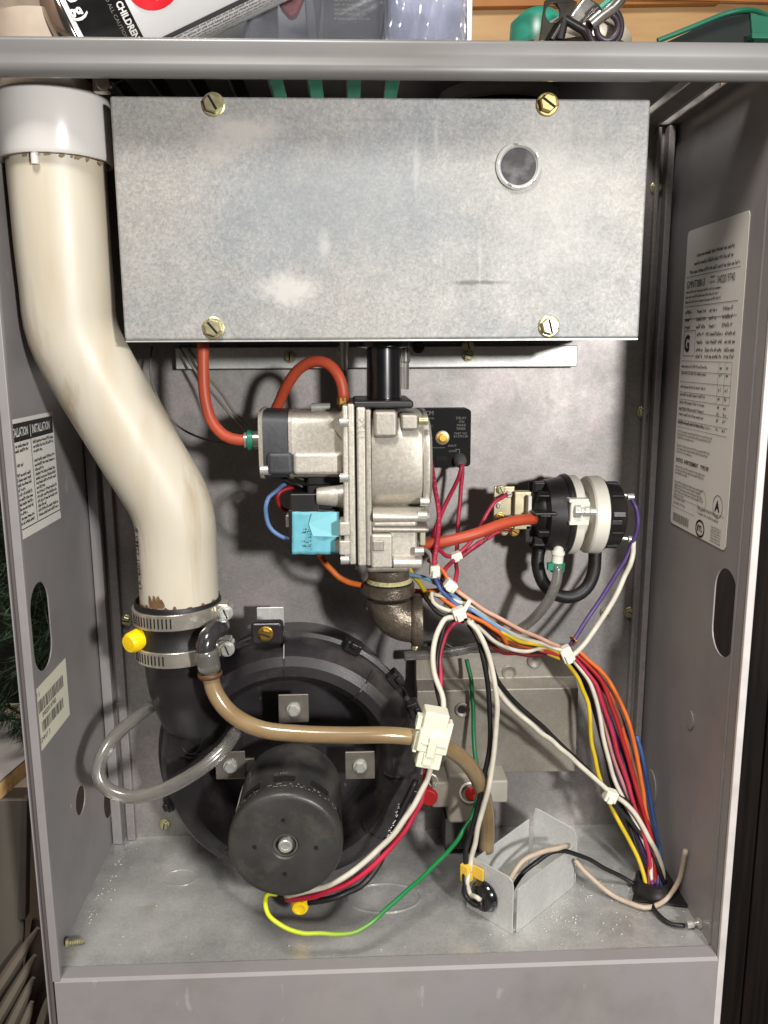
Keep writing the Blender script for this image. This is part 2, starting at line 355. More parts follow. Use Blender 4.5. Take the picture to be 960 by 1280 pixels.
# floor pan
bm = newbm(); plate(bm, [[(WL, .0108), (WR, .0108), (WR, D), (WL, D)]], lambda x, y, h: Vector((x, y, -.0002-h)), .002); fl = obj('floor_pan', bm, GAL_FLOOR, cab)
c = PZ(480, 1122, 0)
bm = newbm(); plate(bm, [ring2(c.x, c.y, .032, .020, 40), ring2(c.x, c.y, .0305, .0187, 40)], lambda x, y, h: Vector((x, y, h)), .0005); obj('floor_embossing', bm, GAL_FLOOR, cab, smooth=40)
c = PZ(225, 1097, 0)
bm = newbm(); plate(bm, [ring2(c.x, c.y, .016, .012, 30), ring2(c.x, c.y, .0152, .0113, 30)], lambda x, y, h: Vector((x, y, h)), .0004); obj('floor_embossing', bm, GAL_FLOOR, cab, smooth=40)
# floor screws lying in the corners
def shankscrew(u, v, Zc, ln=.014):
    a = PZ(u, v, Zc); bm = newbm(); pr = []
    for k in range(12): pr.append((k*.0009, .0022 if k % 2 else .0016))
    lathe(bm, a, (1, .15, 0), [(-.002, .0032), (0, .0032)]+pr+[(.0115, .0008)], 14, True); obj('screw', bm, ZINC, cab, smooth=30)
shankscrew(86, 1178, .004)
# vestibule panel
bm = newbm()
plate(bm, [[(WL, -.002), (WR, -.002), (WR, ZT), (WL, ZT)]], lambda x, z, h: Vector((x, D+h, z)), .002); vp = obj('vestibule_panel', bm, GAL_BACK, cab)
# edge flanges / ribs of the vestibule panel
bm = newbm(); box(bm, (WL+.001, D-.012, .0), (WL+.010, D-.0005, ZT-.003)); obj('corner_flange', bm, PAINT, cab, bevel=.001)
bm = newbm(); box(bm, (WL+.013, D-.006, .0), (WL+.021, D-.0005, ZT-.003)); obj('corner_flange', bm, GAL_BACK, cab, bevel=.001)
bm = newbm(); box(bm, (WR-.017, D-.006, .0), (WR-.0135, D-.0005, ZT-.003)); obj('corner_flange', bm, GAL_BACK, cab, bevel=.0008)
bm = newbm(); box(bm, (WR-.0095, D-.012, .0), (WR-.004, D-.0005, ZT-.003)); obj('corner_flange', bm, GAL_BACK, cab, bevel=.0008)
for (u, v) in ((803, 515), (787, 765), (820, 235), (158, 775), (206, 1030), (757, 765), (162, 1003)):
    hexscrew(cab, P(u, v, D-.0005), (0, -1, 0), .0042, slot=random.uniform(0, 180))
# ledge strip below the burner box
ls = P(222, 448, D-.002); le = P(718, 448, D-.002)
bm = newbm(); plate(bm, [[(ls.x, P(470, 460, D-.012).z), (le.x, P(470, 460, D-.012).z), (le.x, P(470, 433, D-.012).z), (ls.x, P(470, 433, D-.012).z)]], lambda x, z, h: Vector((x, D-.012+h, z)), .0115)
obj('ledge_strip', bm, GAL_BRK, cab, bevel=.001)
for (u, v, mt) in ((362, 446, ZINC), (428, 438, SILV), (585, 432, ZINC), (585, 444, ZINC), (523, 434, BLK)):
    hexscrew(cab, P(u, v, D-.0125), (0, -1, 0), .0042, mt, slot=random.uniform(0, 180))
# top rail: rounded channel
zr0, zr1 = .6275, .6490
bm = newbm(); pr = [(0, zr1)]
for k in range(9): a = math.radians(90+90*k/8); pr.append((.002+.003*math.cos(a)-.0035, zr1-.003+.003*math.sin(a)))
pr += [(-.0045, zr0+.013), (-.0042, zr0+.010), (-.0058, zr0+.006), (-.0058, zr0+.003), (-.004, zr0), (-.001, zr0-.001), (.004, zr0), (.004, zr0+.0015), (-.001, zr0+.0012), (-.002, zr1-.002), (0, zr1-.002)]
plate(bm, [pr], lambda y, z, h: Vector((-.075+h, y, z)), .66); obj('top_rail', bm, RAIL, cab, smooth=50)
# top panel with long slots
slots = []
TZ = .648
for x0 in (.0597, .0869, .1141, .1413, .1685, .1957, .2229, .2501, .456, .4822):
    slots.append(rrect(x0, .035, x0+.0095, .180, .0045, 4)[::-1])
slots.append(ring2(.335, .105, .040, n=32)[::-1])
slots.append(ring2(.022, .045, .0365, n=32)[::-1])
bm = newbm(); plate(bm, [[(WL-.001, .0005), (WR+.001, .0005), (WR+.001, .40), (WL-.001, .40)]]+slots, lambda x, y, h: Vector((x, y, TZ-h)), .0012)
obj('top_panel', bm, mat('dark_underside_paint', (138, 131, 126), .5, 0), cab)
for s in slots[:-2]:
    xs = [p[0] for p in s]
    bm = newbm(); box(bm, (min(xs)-.0010, .036, TZ-.0030), (min(xs)-.0002, .177, TZ-.0012)); obj('slot_lip', bm, mat('lit_cut_edge', (214, 206, 198), .4), cab)  # raw slot edge painted pale so it looks lit

# ------------------------------------------------------------------ labels on the side walls
def wallfn(X, n, y0, z1, ys=1):
    return lambda x, y: Vector((X+n*.0009, y0+ys*x, z1+y))
lab = obj('rating_label', (lambda b: (plate(b, [rrect(.036, .3137, .144, .556, .004)], sx(WR-.0006, 1), .0005), b)[1])(newbm()), PAPER, None)
tag(lab, 'large white rating label with fine print on the right inside wall', 'label')
# reading direction on right wall runs front to back as seen: left edge (far, y=.144) to right edge (near, y=.036)
rf = lambda x, y: Vector((WR-.0009, .144-x, .3137+y))
bm = newbm(); W_, H_ = .108, .242
for i, (a, b) in enumerate(((.022, .09), (.018, .088), (.010, .100))): words(bm, rf, a, b, H_-.022-i*.0062, .0032)
for yy in (.2055, .182, .172): line2(bm, rf, .004, yy, .100, yy)
words(bm, rf, .050, .060, .2015, .0022); words(bm, rf, .050, .060, .1975, .0022)
for i in range(3): words(bm, rf, .004, .072-(i % 2)*.004, .1925-i*.0039, .0024)
for r_, yy in enumerate((.176, .170, .164, .158, .152, .146, .141)):
    x0 = .006 if r_ < 3 else .032
    for a in range(4):
        q0 = x0+a*(.100-x0)/4; words(bm, rf, q0, q0+.014+.004*(a % 2), yy, .0034)
for yy in (.1385, .130, .1215, .113, .107, .098, .090, .084): line2(bm, rf, .004, yy, .098, yy, .0003)
for xx in (.076, .087, .098): line2(bm, rf, xx, .107, xx, .1385, .0003)
for yy in (.133, .1275, .1165, .110, .1035, .0985, .0935, .0870): 
    words(bm, rf, .005, .055, yy, .0026); words(bm, rf, .078, .084, yy, .003, ww=(2, 3)); words(bm, rf, .089, .095, yy, .003, ww=(2, 3))
obj('printed_text', bm, INKM, lab)
bm = newbm()
words(bm, rf, .004, .070, .0865+.0, .0028)
for yy in (.1395,): pass
for blk in ((.0795, 3, .075), (.0675, 3, .072), (.0495, 3, .066), (.0365, 5, .062)):
    for i in range(blk[1]): words(bm, rf, .005, blk[2]-(.035 if i == blk[1]-1 else .003*(i % 2)), blk[0]-i*.0027, .0021)
for i in range(2): words(bm, rf, .005, .030, .0225-i*.004, .0022); words(bm, rf, .055, .095, .0225-i*.004, .0024)
line2(bm, rf, .003, .0245, .103, .0245, .0003); line2(bm, rf, .003, .0155+.0, .050, .0155, .0003)
for i in range(6): words(bm, rf, .082, .100, .013-i*.0022, .0017)
for i in range(14): rect2(bm, rf, .006+i*.0024, -.0 + .0035, .006+i*.0024+.0012+.0006*(i % 2), .0105)
obj('fine_print', bm, GRYI, lab)
# emblems
def ringmark(cx, cy, r, t, ry, mt=INK, nm='emblem'):
    bm = newbm(); o = ring2(cx, cy, r, ry, 28); i = ring2(cx, cy, r-t, ry-t, 28)
    for k in range(28): bm.faces.new([bm.verts.new(rf(*p)) for p in (o[k], o[(k+1) % 28], i[(k+1) % 28], i[k])])
    obj(nm, bm, mt, lab)
ringmark(.062, .0075, .0085, .0016, .0072); ringmark(.091, .0185+.012, .0085, .0005, .0088); ringmark(.062, .030, .0080, .0004, .0085, GRYI)
textmesh('ETL', .0062, lambda x, y: rf(.0565+x, .0055+y), INK, lab, bold=.0002)
textmesh('A', .011, lambda x, y: rf(.0865+x, .027+y), INK, lab, bold=.0004)
textmesh('LISTED', .0024, lambda x, y: rf(.058+x, -.0+.002+y*.8), GRYI, lab)
textmesh('CSA', .0035, lambda x, y: rf(.058+x, .0285+y), GRYI, lab)
bm = newbm()
for (a, b, c_, d_) in ((.006, .1425, .029, .1429), (.006, .1625, .029, .1629), (.006, .1425, .0064, .1629), (.0286, .1425, .029, .1629)): rect2(bm, rf, a, b, c_, d_)
obj('emblem_frame', bm, INK, lab)
textmesh('G', .018, lambda x, y: rf(.0075+x*.8, .1465+y), INK, lab, bold=.0008)
textmesh('NOTICE  AVERTISSEMENT    TYPE FSP', .0046, lambda x, y: rf(.005+x*.86, .0545+y), INK, lab, bold=.0001)
textmesh('0402019740', .0085, lambda x, y: rf(.063+x*.70, .1965+y), INKM, lab)
textmesh('GMNT080-3', .0085, lambda x, y: rf(.005+x*.8, .1965+y), INKM, lab)

# left upper label
lf = lambda x, y: Vector((WL+.0011, .010+x, .334+y))
l2 = obj('installation_label', (lambda b: (plate(b, [[(.004, .332), (.106, .332), (.106, .4165), (.004, .4165)]], sx(WL+.0002, 1), .0005), b)[1])(newbm()), PAPER, None)
tag(l2, 'white instruction label headed INSTALLATION on the upper left inside wall', 'label')
bm = newbm(); rect2(bm, lf, -.005, .0665, .0925, .0795)
line2(bm, lf, .046, .006, .046, .0665, .0006); line2(bm, lf, -.005, .005, .094, .005, .0007); line2(bm, lf, .0945, .0025, .0945, .081, .0004)
obj('header_band', bm, INK, l2)
lf2 = lambda x, y: Vector((WL+.0014, .010+x, .334+y))
textmesh('INSTALLATION', .0085, lambda x, y: lf2(.049+x*.62, .0703+y), WHT, l2, bold=.0002)
textmesh('INSTALLATION', .0085, lambda x, y: lf2(.005+x*.62, .0703+y), WHT, l2, bold=.0002)
textmesh('|', .0095, lambda x, y: lf2(.0445+x, .0703+y), WHT, l2, bold=.0001)
bm = newbm(); y = .0625
for i in range(17):
    if i not in (3,): words(bm, lf2, .049, .091 if i % 4 != 2 else .066, y, .0027)
    if i not in (2, 3, 5): words(bm, lf2, .002, .041 if i % 5 != 4 else .028, y, .0027)
    y -= .0034
obj('printed_text', bm, INK, l2)

# left lower barcode label
l3 = obj('barcode_label', (lambda b: (plate(b, [[(.019, .171), (.090, .171), (.0905, .2195), (.019, .2195)]], sx(WL+.0002, 1), .0005), b)[1])(newbm()), PAPERC, None)
tag(l3, 'small cream barcode sticker below the oval hole on the left inside wall', 'label')
bf = lambda x, y: Vector((WL+.0011, .019+x, .171+y))
bm = newbm()
x = .005
while x < .062:
    wd = random.choice((.0006, .0009, .0014)); rect2(bm, bf, x, .029, x+wd, .0385); x += wd+random.choice((.0007, .0011, .0016))
x = .012
while x < .058:
    wd = random.choice((.0006, .0009, .0014)); rect2(bm, bf, x, .0125, x+wd, .021); x += wd+random.choice((.0007, .0011, .0016))
obj('barcode', bm, INKG, l3)
textmesh('2F 1', .0055, lambda x, y: bf(.003+x, .0415+y), INKG, l3)
textmesh('0402019740', .0058, lambda x, y: bf(.014+x, .0235+y), INKG, l3)
textmesh('GMNT 3', .0055, lambda x, y: bf(.006+x, .006+y), INKG, l3)

# ================================================================== BURNER BOX
BY = .025
bx = thing('burner_box', 'wide galvanised burner box cover with round sight glass, upper centre', 'cover', (.25, .1, .469))
a = P(135, 118, BY); b = P(813, 117, BY); c = P(800, 421, BY); d = P(157, 427, BY)
x0, x1 = (a.x+d.x)/2, (b.x+c.x)/2; z0, z1 = (c.z+d.z)/2, .6235
bm = newbm(); box(bm, (x0, BY, z0), (x1, D-.014, z1)); obj('cover', bm, GAL_BOX, bx, bevel=.0018, seg=3)
# folded lip along the lower and upper edge
bm = newbm(); box(bm, (x0+.001, BY-.0006, z0-.0012), (x1-.001, BY+.010, z0-.0002)); obj('folded_lip', bm, GAL_BRK, bx)
for (u, v, s, mt) in ((267, 131, 60, ZINC), (684, 131, 35, mat('pale_brass', (186, 166, 112), .32, .6, .15, 200)), (267, 410, 50, ZINC), (686, 408, 75, ZINC)):
    hexscrew(bx, P(u, v, BY), (0, -1, 0), .0060, mt, slot=s)
g = P(648, 208, BY)
bm = newbm(); lathe(bm, g, (0, -1, 0), [(.0, .0152), (.0018, .0152), (.0028, .0140), (.0022, .0128), (.0006, .0122), (.0004, .0119)], 40); sg = obj('sight_glass', bm, GLASS, bx, smooth=40)
bm = newbm(); lathe(bm, g, (0, -1, 0), [(.0003, .0001), (.0003, .0122)], 32); obj('dark_opening', bm, mat('recess_shade_glass', (58, 55, 56), .5, 0, .3, 110, col2=(112, 110, 112), thr=(.45, .75), spec=.25), sg, smooth=60)  # flat disc; recess shade and blurred lens reflection are in its colour
bm = newbm()
for k in range(5):
    aa = k*1.25+.4; cyl(bm, g+Vector((math.cos(aa)*.0134, -.0024, math.sin(aa)*.0134)), g+Vector((math.cos(aa+.22)*.0139, -.0024, math.sin(aa+.22)*.0139)), .0007, seg=6)
obj('glass_clip', bm, SILV, sg)
# scuffed patches of the zinc (rubbed bright)
SCUFF = mat('rubbed_zinc', (206, 200, 192), .5, .3, .06, 150)

# ================================================================== EXHAUST PIPE
pp = thing('exhaust_pipe', 'cream plastic vent pipe curving down the left side of the cabinet', 'pipe', tuple(P(224, 750, .08)))
cpts = [(66, 110, .053), (68, 150, .053), (71, 210, .053), (75, 260, .053), (79, 310, .054), (84, 360, .056), (88, 402, .058), (97, 430, .060), (112, 458, .0625), (134, 496, .066), (156, 533, .069), (178, 570, .072), (199, 604, .075), (211, 626, .0765), (219, 652, .078), (222, 695, .080), (225, 758, .080)]
bm = newbm(); tube(bm, pts(*cpts), .0325, 48, .006, r1=.0302); obj('pipe', bm, PVC, pp, smooth=60)
bm = newbm(); ca_, cb_ = P(72, 205, .053), P(66, 124, .053); dd = (cb_-ca_).normalized(); ll = (cb_-ca_).length
lathe(bm, ca_, dd, [(.004, .0329), (0, .0342), (0, .0368), (.0025, .0378), (ll-.004, .0372), (ll, .0362), (ll, .0335)], 48); cpl = obj('coupling', bm, PVCW, pp, smooth=35)
nb = P(42, 188, .0185); bm = newbm(); tube(bm, [nb+Vector((0, .001, -.008)), nb+Vector((0, .001, .003)), nb+Vector((0, .003, .006))], .0026, 10); obj('moulded_nub', bm, PVCW, cpl, smooth=60)
bm = newbm(); cyl(bm, cb_-dd*.002, cb_+dd*.045, .0335, seg=40); obj('upper_pipe', bm, PVCO, pp, smooth=60)
bm = newbm(); lathe(bm, P(63, 100, .053), (0, 0, 1), [(0, .0345), (.0005, .0365), (.010, .0365), (.0105, .0345)], 40); obj('hose_clamp', bm, STEEL, pp, smooth=40)
bm = newbm(); q = P(128, 103, .03); cyl(bm, q, q+Vector((.0, .008, .001)), .0045, seg=12); box(bm, q+Vector((-.007, .002, -.005)), q+Vector((.003, .009, .005))); obj('clamp_screw', bm, STEEL, pp, bevel=.0006)
# grime rings at the joints
def grime(par, ctr, dr, r, n, mt, span, seedv, zr=.004, dens=1.0):
    random.seed(seedv); bm = newbm(); a_, b_ = frame(dr)
    for k in range(n):
        t = random.uniform(*span); h = random.uniform(.0006, zr); wv = random.uniform(.02, .08)
        q = []
        for s in range(8):
            an = t+wv*math.cos(s*math.pi/4); hh = h*(.5+.5*math.sin(s*math.pi/4))*random.uniform(.7, 1.1)
            q.append(bm.verts.new(ctr+dr*hh+(a_*math.cos(an)+b_*math.sin(an))*(r+.0001+k*.000002)))
        bm.faces.new(q)
    obj('grime', bm, mt, par)
GR = mat('brown_residue', (105, 78, 50), .8, 0, .3, 300)
grime(pp, ca_, -dd, .0329, 46, mat('grey_brown_residue', (134, 118, 92), .8), (0, 6.28), 4, .0035)
grime(pp, Vector((P(225, 756, .08).x, .08, P(225, 748, .08).z-.001)), Vector((0, 0, 1)), .0310, 80, GR, (0, 6.28), 5, .0045)
grime(pp, Vector((P(225, 756, .08).x, .08, P(225, 748, .08).z+.001)), Vector((0, 0, 1)), .0312, 24, GR, (1.0, 1.35), 8, .0110)
grime(pp, Vector((P(225, 756, .08).x, .08, P(225, 748, .08).z+.001)), Vector((0, 0, 1)), .0312, 24, GR, (-1.35, -1.0), 8, .0110)
# stencilled letters along the pipe side
def pipefn(x, y):
    base = P(222, 740, .08); an = math.radians(214)+y/.0308
    return Vector((base.x+.0309*math.cos(an), base.y+.0309*math.sin(an), base.z+.008+x))
textmesh('LR-4901 OMV R-1 G', .0072, pipefn, INK, pp, bold=.0001)

# ================================================================== RUBBER COUPLING
kc = P(225, 790, .08)
rc = thing('rubber_coupling', 'black rubber coupling with two steel hose clamps under the cream pipe', 'coupling', tuple(P(225, 835, .08)))
zt = P(225, 747, .08).z; zb = P(225, 819, .08).z
h = zt-zb; q0 = Vector((kc.x-.0003, .08, zb)); ZA = Vector((0, 0, 1)); RR = .0322
bm = newbm(); lathe(bm, q0, ZA, [(0, .029), (0, RR-.002), (.0015, RR), (.012, RR+.0002), (.0135, RR+.0015), (h*.5-.006, RR-.001), (h*.5+.006, RR-.001), (h-.013, RR+.001), (h-.0015, RR+.0012), (h, RR+.0005), (h, .0318), (h-.006, .0312)], 56); obj('sleeve', bm, RUB, rc, smooth=40)
def clamp(zc, hw, slot_rng, tilt, sn):
    ax = Vector((tilt, 0, 1)).normalized(); ctr = Vector((q0.x, q0.y, zc)); bm = newbm()
    lathe(bm, ctr-ax*hw, ax, [(0, RR+.001), (0, RR+.0026), (.0004, RR+.003), (2*hw-.0004, RR+.003), (2*hw, RR+.0026), (2*hw, RR+.001)], 64); cb = obj('hose_clamp', bm, STEEL, rc, smooth=30)
    for k in range(sn):
        an = math.radians(slot_rng[0]+(slot_rng[1]-slot_rng[0])*k/(sn-1)); bm = newbm()
        Mx = Matrix.Rotation(an, 4, 'Z'); Mx.translation = ctr+Vector((0, 0, -tilt*math.cos(an)*RR))
        box(bm, (RR+.0022, -.00055, -hw*.62), (RR+.0032, .00055, hw*.62), Mx); obj('band_slot', bm, DARK, cb)
    q = ctr+Vector((RR+.006, -.008, .001)); bm = newbm()
    box(bm, q+Vector((-.006, -.003, -.0062)), q+Vector((.003, .012, .0062))); obj('screw_housing', bm, STEEL, cb, bevel=.0015)
    hexscrew(cb, q+Vector((.0005, -.0045, 0)), (0.1, -1, .05), .0048, SILV, slot=70)
    bm = newbm(); cyl(bm, q+Vector((.0005, -.0045, 0)), q+Vector((.0005, .012, 0)), .0042, seg=14); obj('worm_screw', bm, SILV, cb, smooth=40)
clamp(zb+h*.79, .0062, (210, 272), -.03, 13)
clamp(zb+h*.17, .0060, (212, 260), -.02, 10)
# yellow cap on a side spigot
yc = P(171, 800, .060)
bm = newbm(); cyl(bm, yc+Vector((.004, .002, 0)), q0+Vector((-.02, -.01, h*.48)), .0055, seg=16); obj('spigot', bm, RUB, rc, smooth=40)
bm = newbm(); dv = Vector((-.55, -.80, -.10)).normalized(); lathe(bm, yc-dv*.010, dv, [(0, .0086), (.001, .0092), (.004, .0092), (.0045, .0084), (.016, .0080), (.0185, .0066), (.0190, .0001)], 30, True)
obj('yellow_cap', bm, YEL, rc, smooth=50)
# ------------------------------------------------------------------ drain elbow
el = thing('drain_elbow', 'smoky plastic elbow joining the coupling to the brown hose', 'elbow', tuple(P(262, 835, .04)))
bm = newbm(); tube(bm, pts((276, 783, .070), (273, 786, .054), (264, 793, .042), (257, 806, .036), (259, 830, .036)), .0074, 18); obj('elbow_body', bm, SMOKE, el, smooth=180)
bm = newbm(); tube(bm, pts((258, 812, .036), (260, 824, .036), (262, 838, .036)), .0086, 18); obj('socket', bm, CLEARH, el, smooth=180)
bm = newbm(); lathe(bm, P(263, 846, .036), (P(260, 822, .036)-P(263, 846, .036)), [(0, .0085), (.001, .0093), (.003, .0093), (.004, .0085)], 20); obj('brown_ring', bm, mat('brown_ring', (84, 58, 34), .5), el, smooth=50)

bh = newbm(); tube(bh, pts((262, 842, .036), (270, 868, .034), (290, 893, .031), (325, 911, .028), (370, 917, .026), (430, 919, .026), (490, 919, .028), (535, 925, .034), (568, 940, .046), (593, 966, .062), (606, 1000, .078), (609, 1035, .088), (608, 1062, .092)), .0064, 18)
tag(obj('drain_hose', bh, BROWNH, None, smooth=180), 'stained brown vinyl hose running across above the black motor', 'hose')
bh = newbm(); tube(bh, pts((188, 884, .11), (170, 897, .09), (140, 925, .065), (123, 960, .05), (133, 985, .045), (165, 996, .042), (205, 987, .040), (250, 962, .042), (280, 936, .052), (295, 914, .066)), .0053, 18)
tag(obj('vacuum_hose', bh, CLEARH, None, smooth=180), 'cloudy clear hose looping out left of the black inducer housing', 'hose')

# ================================================================== INDUCER BLOWER
ic = Vector((.1690, 0, .1195))
ib = thing('inducer_blower', 'black plastic inducer blower with cylindrical motor at lower left', 'blower', (ic.x, .1, .01))
yd = lambda y: y
prof = [(D-.001, .094), (.130, .100), (.122, .108), (.114, .1085), (.113, .105), (.098, .103), (.088, .097), (.084, .090), (.0835, .082), (.090, .076), (.108, .072), (.130, .070), (.131, .0005)]
bm = newbm(); sg_ = 96; rings = []
for y, r in prof:
    rg = []
    for k in range(sg_):
        an = 2*math.pi*k/sg_
        spir = 1.04*(1+.06*(.5-an/(2*math.pi))) if r > .075 else 1
        rg.append(Vector((ic.x+r*spir*math.cos(an+2.6), y, ic.z+r*spir*math.sin(an+2.6))))
    rings.append(rg)
loft(bm, rings, caps=False); hs = obj('volute_housing', bm, BLKH, ib, smooth=25)
# outlet neck rising to the coupling
bm = newbm(); tube(bm, [Vector((q0.x, .08, zb+.004)), Vector((q0.x+.001, .086, zb-.025)), Vector((q0.x+.004, .110, zb-.062)), Vector((q0.x+.014, .148, zb-.105))], .0290, 32); obj('outlet_neck', bm, BLKH, ib, smooth=60)
# radial ribs and seams on the ring face
for deg in (92, 50, 128, 170, 232, 355, 318, 20):
    an = math.radians(deg); dv = Vector((math.cos(an), 0, math.sin(an))); pv = Vector((-dv.z, 0, dv.x)); bm = newbm()
    q = [(.0775, .0885), (.083, .0825), (.090, .0825), (.098, .085), (.107, .0935)]
    for i in range(len(q)-1):
        A = ic+dv*q[i][0]+Vector((0, q[i][1], 0)); B = ic+dv*q[i+1][0]+Vector((0, q[i+1][1], 0))
        vs = [A-pv*.0005, A+pv*.0005, B+pv*.0005, B-pv*.0005]; lo = [v+Vector((0, .004, 0)) for v in vs]
        T = [bm.verts.new(v) for v in vs]; Lw = [bm.verts.new(v) for v in lo]
        bm.faces.new(T)
        for s in range(4): bm.faces.new((T[s], T[(s+1) % 4], Lw[(s+1) % 4], Lw[s]))
    obj('rib', bm, BLKH, ib)
# oval moulding on the left of the ring
bm = newbm(); e0 = P(238, 925, .0840); plate(bm, [ring2(e0.x, e0.z, .0095, .0125, 28), ring2(e0.x, e0.z, .0089, .0119, 28)], lambda x, z, h: Vector((x, .0826+h, z)), .002); obj('moulding', bm, BLKH, ib)
# clips round the flange
for deg in (62, 38, 22, 118, 200, 340):
    an = math.radians(deg); dv = Vector((math.cos(an), 0, math.sin(an))); q = ic+dv*.110+Vector((0, .108, 0)); bm = newbm()
    Mx = Matrix.Rotation(-an, 4, 'Y'); Mx.translation = q
    box(bm, (-.003, -.006, -.007), (.007, .009, .007), Mx); box(bm, (.003, -.010, -.0035), (.008, -.004, .0035), Mx); obj('clip', bm, BLK, ib, bevel=.0015)
# mounting ear + screw at the top
q = P(332, 792, .092); bm = newbm(); box(bm, q+Vector((-.012, .0, -.010)), q+Vector((.014, .012, .009))); obj('mounting_ear', bm, BLKH, ib, bevel=.003)
hexscrew(ib, q, (0, -1, 0), .0050, BRASS, slot=20)
q = P(338, 770, .15); bm = newbm(); box(bm, q+Vector((-.012, 0, -.010)), q+Vector((.012, .002, .008))); obj('mounting_tab', bm, GAL_BRK, ib, bevel=.001)
# steel lugs that hold the motor
lug = mat('dull_steel_lug', (120, 114, 106), .45, .6, .12, 120)
for (u, v) in ((367, 886), (288, 957), (450, 957)):
    q = P(u, v, .090); bm = newbm()
    box(bm, q+Vector((-.0125, 0, -.0125)), q+Vector((.0125, .0022, .0125)))
    t = (Vector((ic.x, q.y, ic.z))-q).normalized(); 
    box(bm, q+t*.006+Vector((-.006, .001, -.006)), q+t*.014+Vector((.006, .004, .006)))
    lg = obj('lug', bm, lug, ib, bevel=.0008)
    bm = newbm(); cyl(bm, q+Vector((0, -.0022, 0)), q, .0058, seg=20); cyl(bm, q+Vector((0, -.0048, 0)), q+Vector((0, -.0022, 0)), .0042, seg=6); obj('nut', bm, SILV, lg)
# motor
mc = Vector((.1702, 0, .1043))
mo = newbm(); lathe(mo, mc+Vector((0, .088, 0)), (0, -1, 0), [(-.05, .020), (-.004, .022), (-.003, .032), (0, .0365), (.003, .0395), (.010, .0405), (.074, .0410), (.0745, .0424), (.0795, .0426), (.0850, .0422), (.0868, .0412), (.0878, .0398), (.0882, .037), (.0880, .0105), (.0872, .0095), (.0835, .0092), (.0835, .0001)], 72)
mt_ = obj('motor', mo, BLKM, ib, smooth=35)
bm = newbm(); lathe(bm, mc+Vector((0, .006, 0)), (0, -1, 0), [(0, .0052), (.0062, .0052), (.0068, .0046), (.0068, .0030), (.0060, .0026), (.0060, .0001)], 24); obj('motor_shaft', bm, SILV, mt_, smooth=40)
bm = newbm(); lathe(bm, mc+Vector((0, .0035, 0)), (0, -1, 0), [(0, .0092), (.0018, .0092), (.0018, .0080), (0, .0076)], 28); obj('bearing_ring', bm, lug, mt_, smooth=40)
for dx, dz in ((-.001, .0215), (-.0225, .0005), (.0225, -.0015), (-.001, -.022)):
    bm = newbm(); cyl(bm, mc+Vector((dx, -.0009, dz)), mc+Vector((dx, .0004, dz)), .0015, seg=10); obj('pin_hole', bm, DARK, mt_)
for deg in (92, 130, 52, 10, 170):
    an = math.radians(deg); bm = newbm(); vs = []
    for lay in (.0403, .0417):
        row = []
        for yy in (.0205, .0275):
            for s in range(7): a2 = an+(s-3)*.065; row.append(bm.verts.new(Vector((mc.x+lay*math.cos(a2), yy, mc.z+lay*math.sin(a2)))))
        vs.append(row)
    for row in vs:
        for s in range(6): bm.faces.new((row[s], row[s+1], row[s+8], row[s+7]))
    obj('vent_slot', bm, DARK, mt_)
# chips of bare metal on the rim
random.seed(3); bm = newbm()
for k in range(46):
    an = math.radians(random.uniform(25, 150)); r_ = .0430; y_ = random.choice((.0128, .0098))+random.uniform(-.0006, .0006); w2 = random.uniform(.01, .05)
    bm.faces.new([bm.verts.new(Vector((mc.x+r_*math.cos(a2), y2, mc.z+r_*math.sin(a2)))) for a2, y2 in ((an, y_), (an+w2, y_+.0001), (an+w2*.8, y_+.0011), (an, y_+.0009))])
obj('paint_chips', bm, mat('bare_metal_chip', (170, 165, 155), .5, .4), mt_)
bm = newbm(); q = mc+Vector((0, .04, 0))
for deg, wd in ((160, .10),):
    an = math.radians(deg); vs = []
    for yy in (.060, .030):
        for a2 in (an-wd, an+wd): vs.append(bm.verts.new(Vector((mc.x+.0414*math.cos(a2), yy, mc.z+.0414*math.sin(a2)))))
    bm.faces.new((vs[0], vs[1], vs[3], vs[2]))
obj('side_sticker', bm, WHT, mt_)
textmesh('C MC', .0045, lambda x, y: Vector((mc.x-.010+x, .030+y, mc.z+math.sqrt(.0416**2-(x-.010)**2))), GRYI, mt_)
# drain nub with second yellow cap under the motor
bm = newbm(); q = P(375, 1134, .045); lathe(bm, q+Vector((0, .010, .002)), (0, -1, -.15), [(0, .0072), (.010, .0072), (.0125, .0062), (.013, .0045), (.0122, .0036), (.0122, .0001)], 24, True); obj('yellow_cap', bm, YEL, ib, smooth=50)
bm = newbm(); cyl(bm, q+Vector((0, .009, .002)), q+Vector((0, .07, .015)), .0055, seg=16); obj('drain_nub', bm, BLKH, ib, smooth=40)

# ================================================================== COIL HEADER BOX and condensate trap behind
hb = thing('header_box', 'grey metal header box on the back wall right of the blower', 'metal box', (.35, .15, .08))
hx0, hx1 = P(520, 890, .160).x, P(718, 890, .160).x; hz1, hz0 = P(620, 862, .150).z, P(620, 966, .150).z
HG = galv('header_galv', (146, 138, 126), (128, 122, 112), (154, 148, 138), .5, .45, 9, grain=.3)
bm = newbm(); plate(bm, [[(.186, hz1+.030), (.165, hz1+.030), (.163, hz1+.006), (.151, hz1), (.150, hz0), (.186, hz0)]], lambda y, z, h: Vector((hx0+h, y-.001, z)), hx1-hx0); obj('box', bm, HG, hb, bevel=.001)
for (u, v) in ((578, 887), (636, 840), (668, 826)):
    q = P(u, v, .149 if v > 860 else .163); bm = newbm(); lathe(bm, q, (0, -1, 0), [(0, .0068), (.0012, .0068), (.0018, .0060), (.0006, .0042), (.0002, .0001)], 20); k_ = obj('rivet', bm, HG, hb, smooth=50)
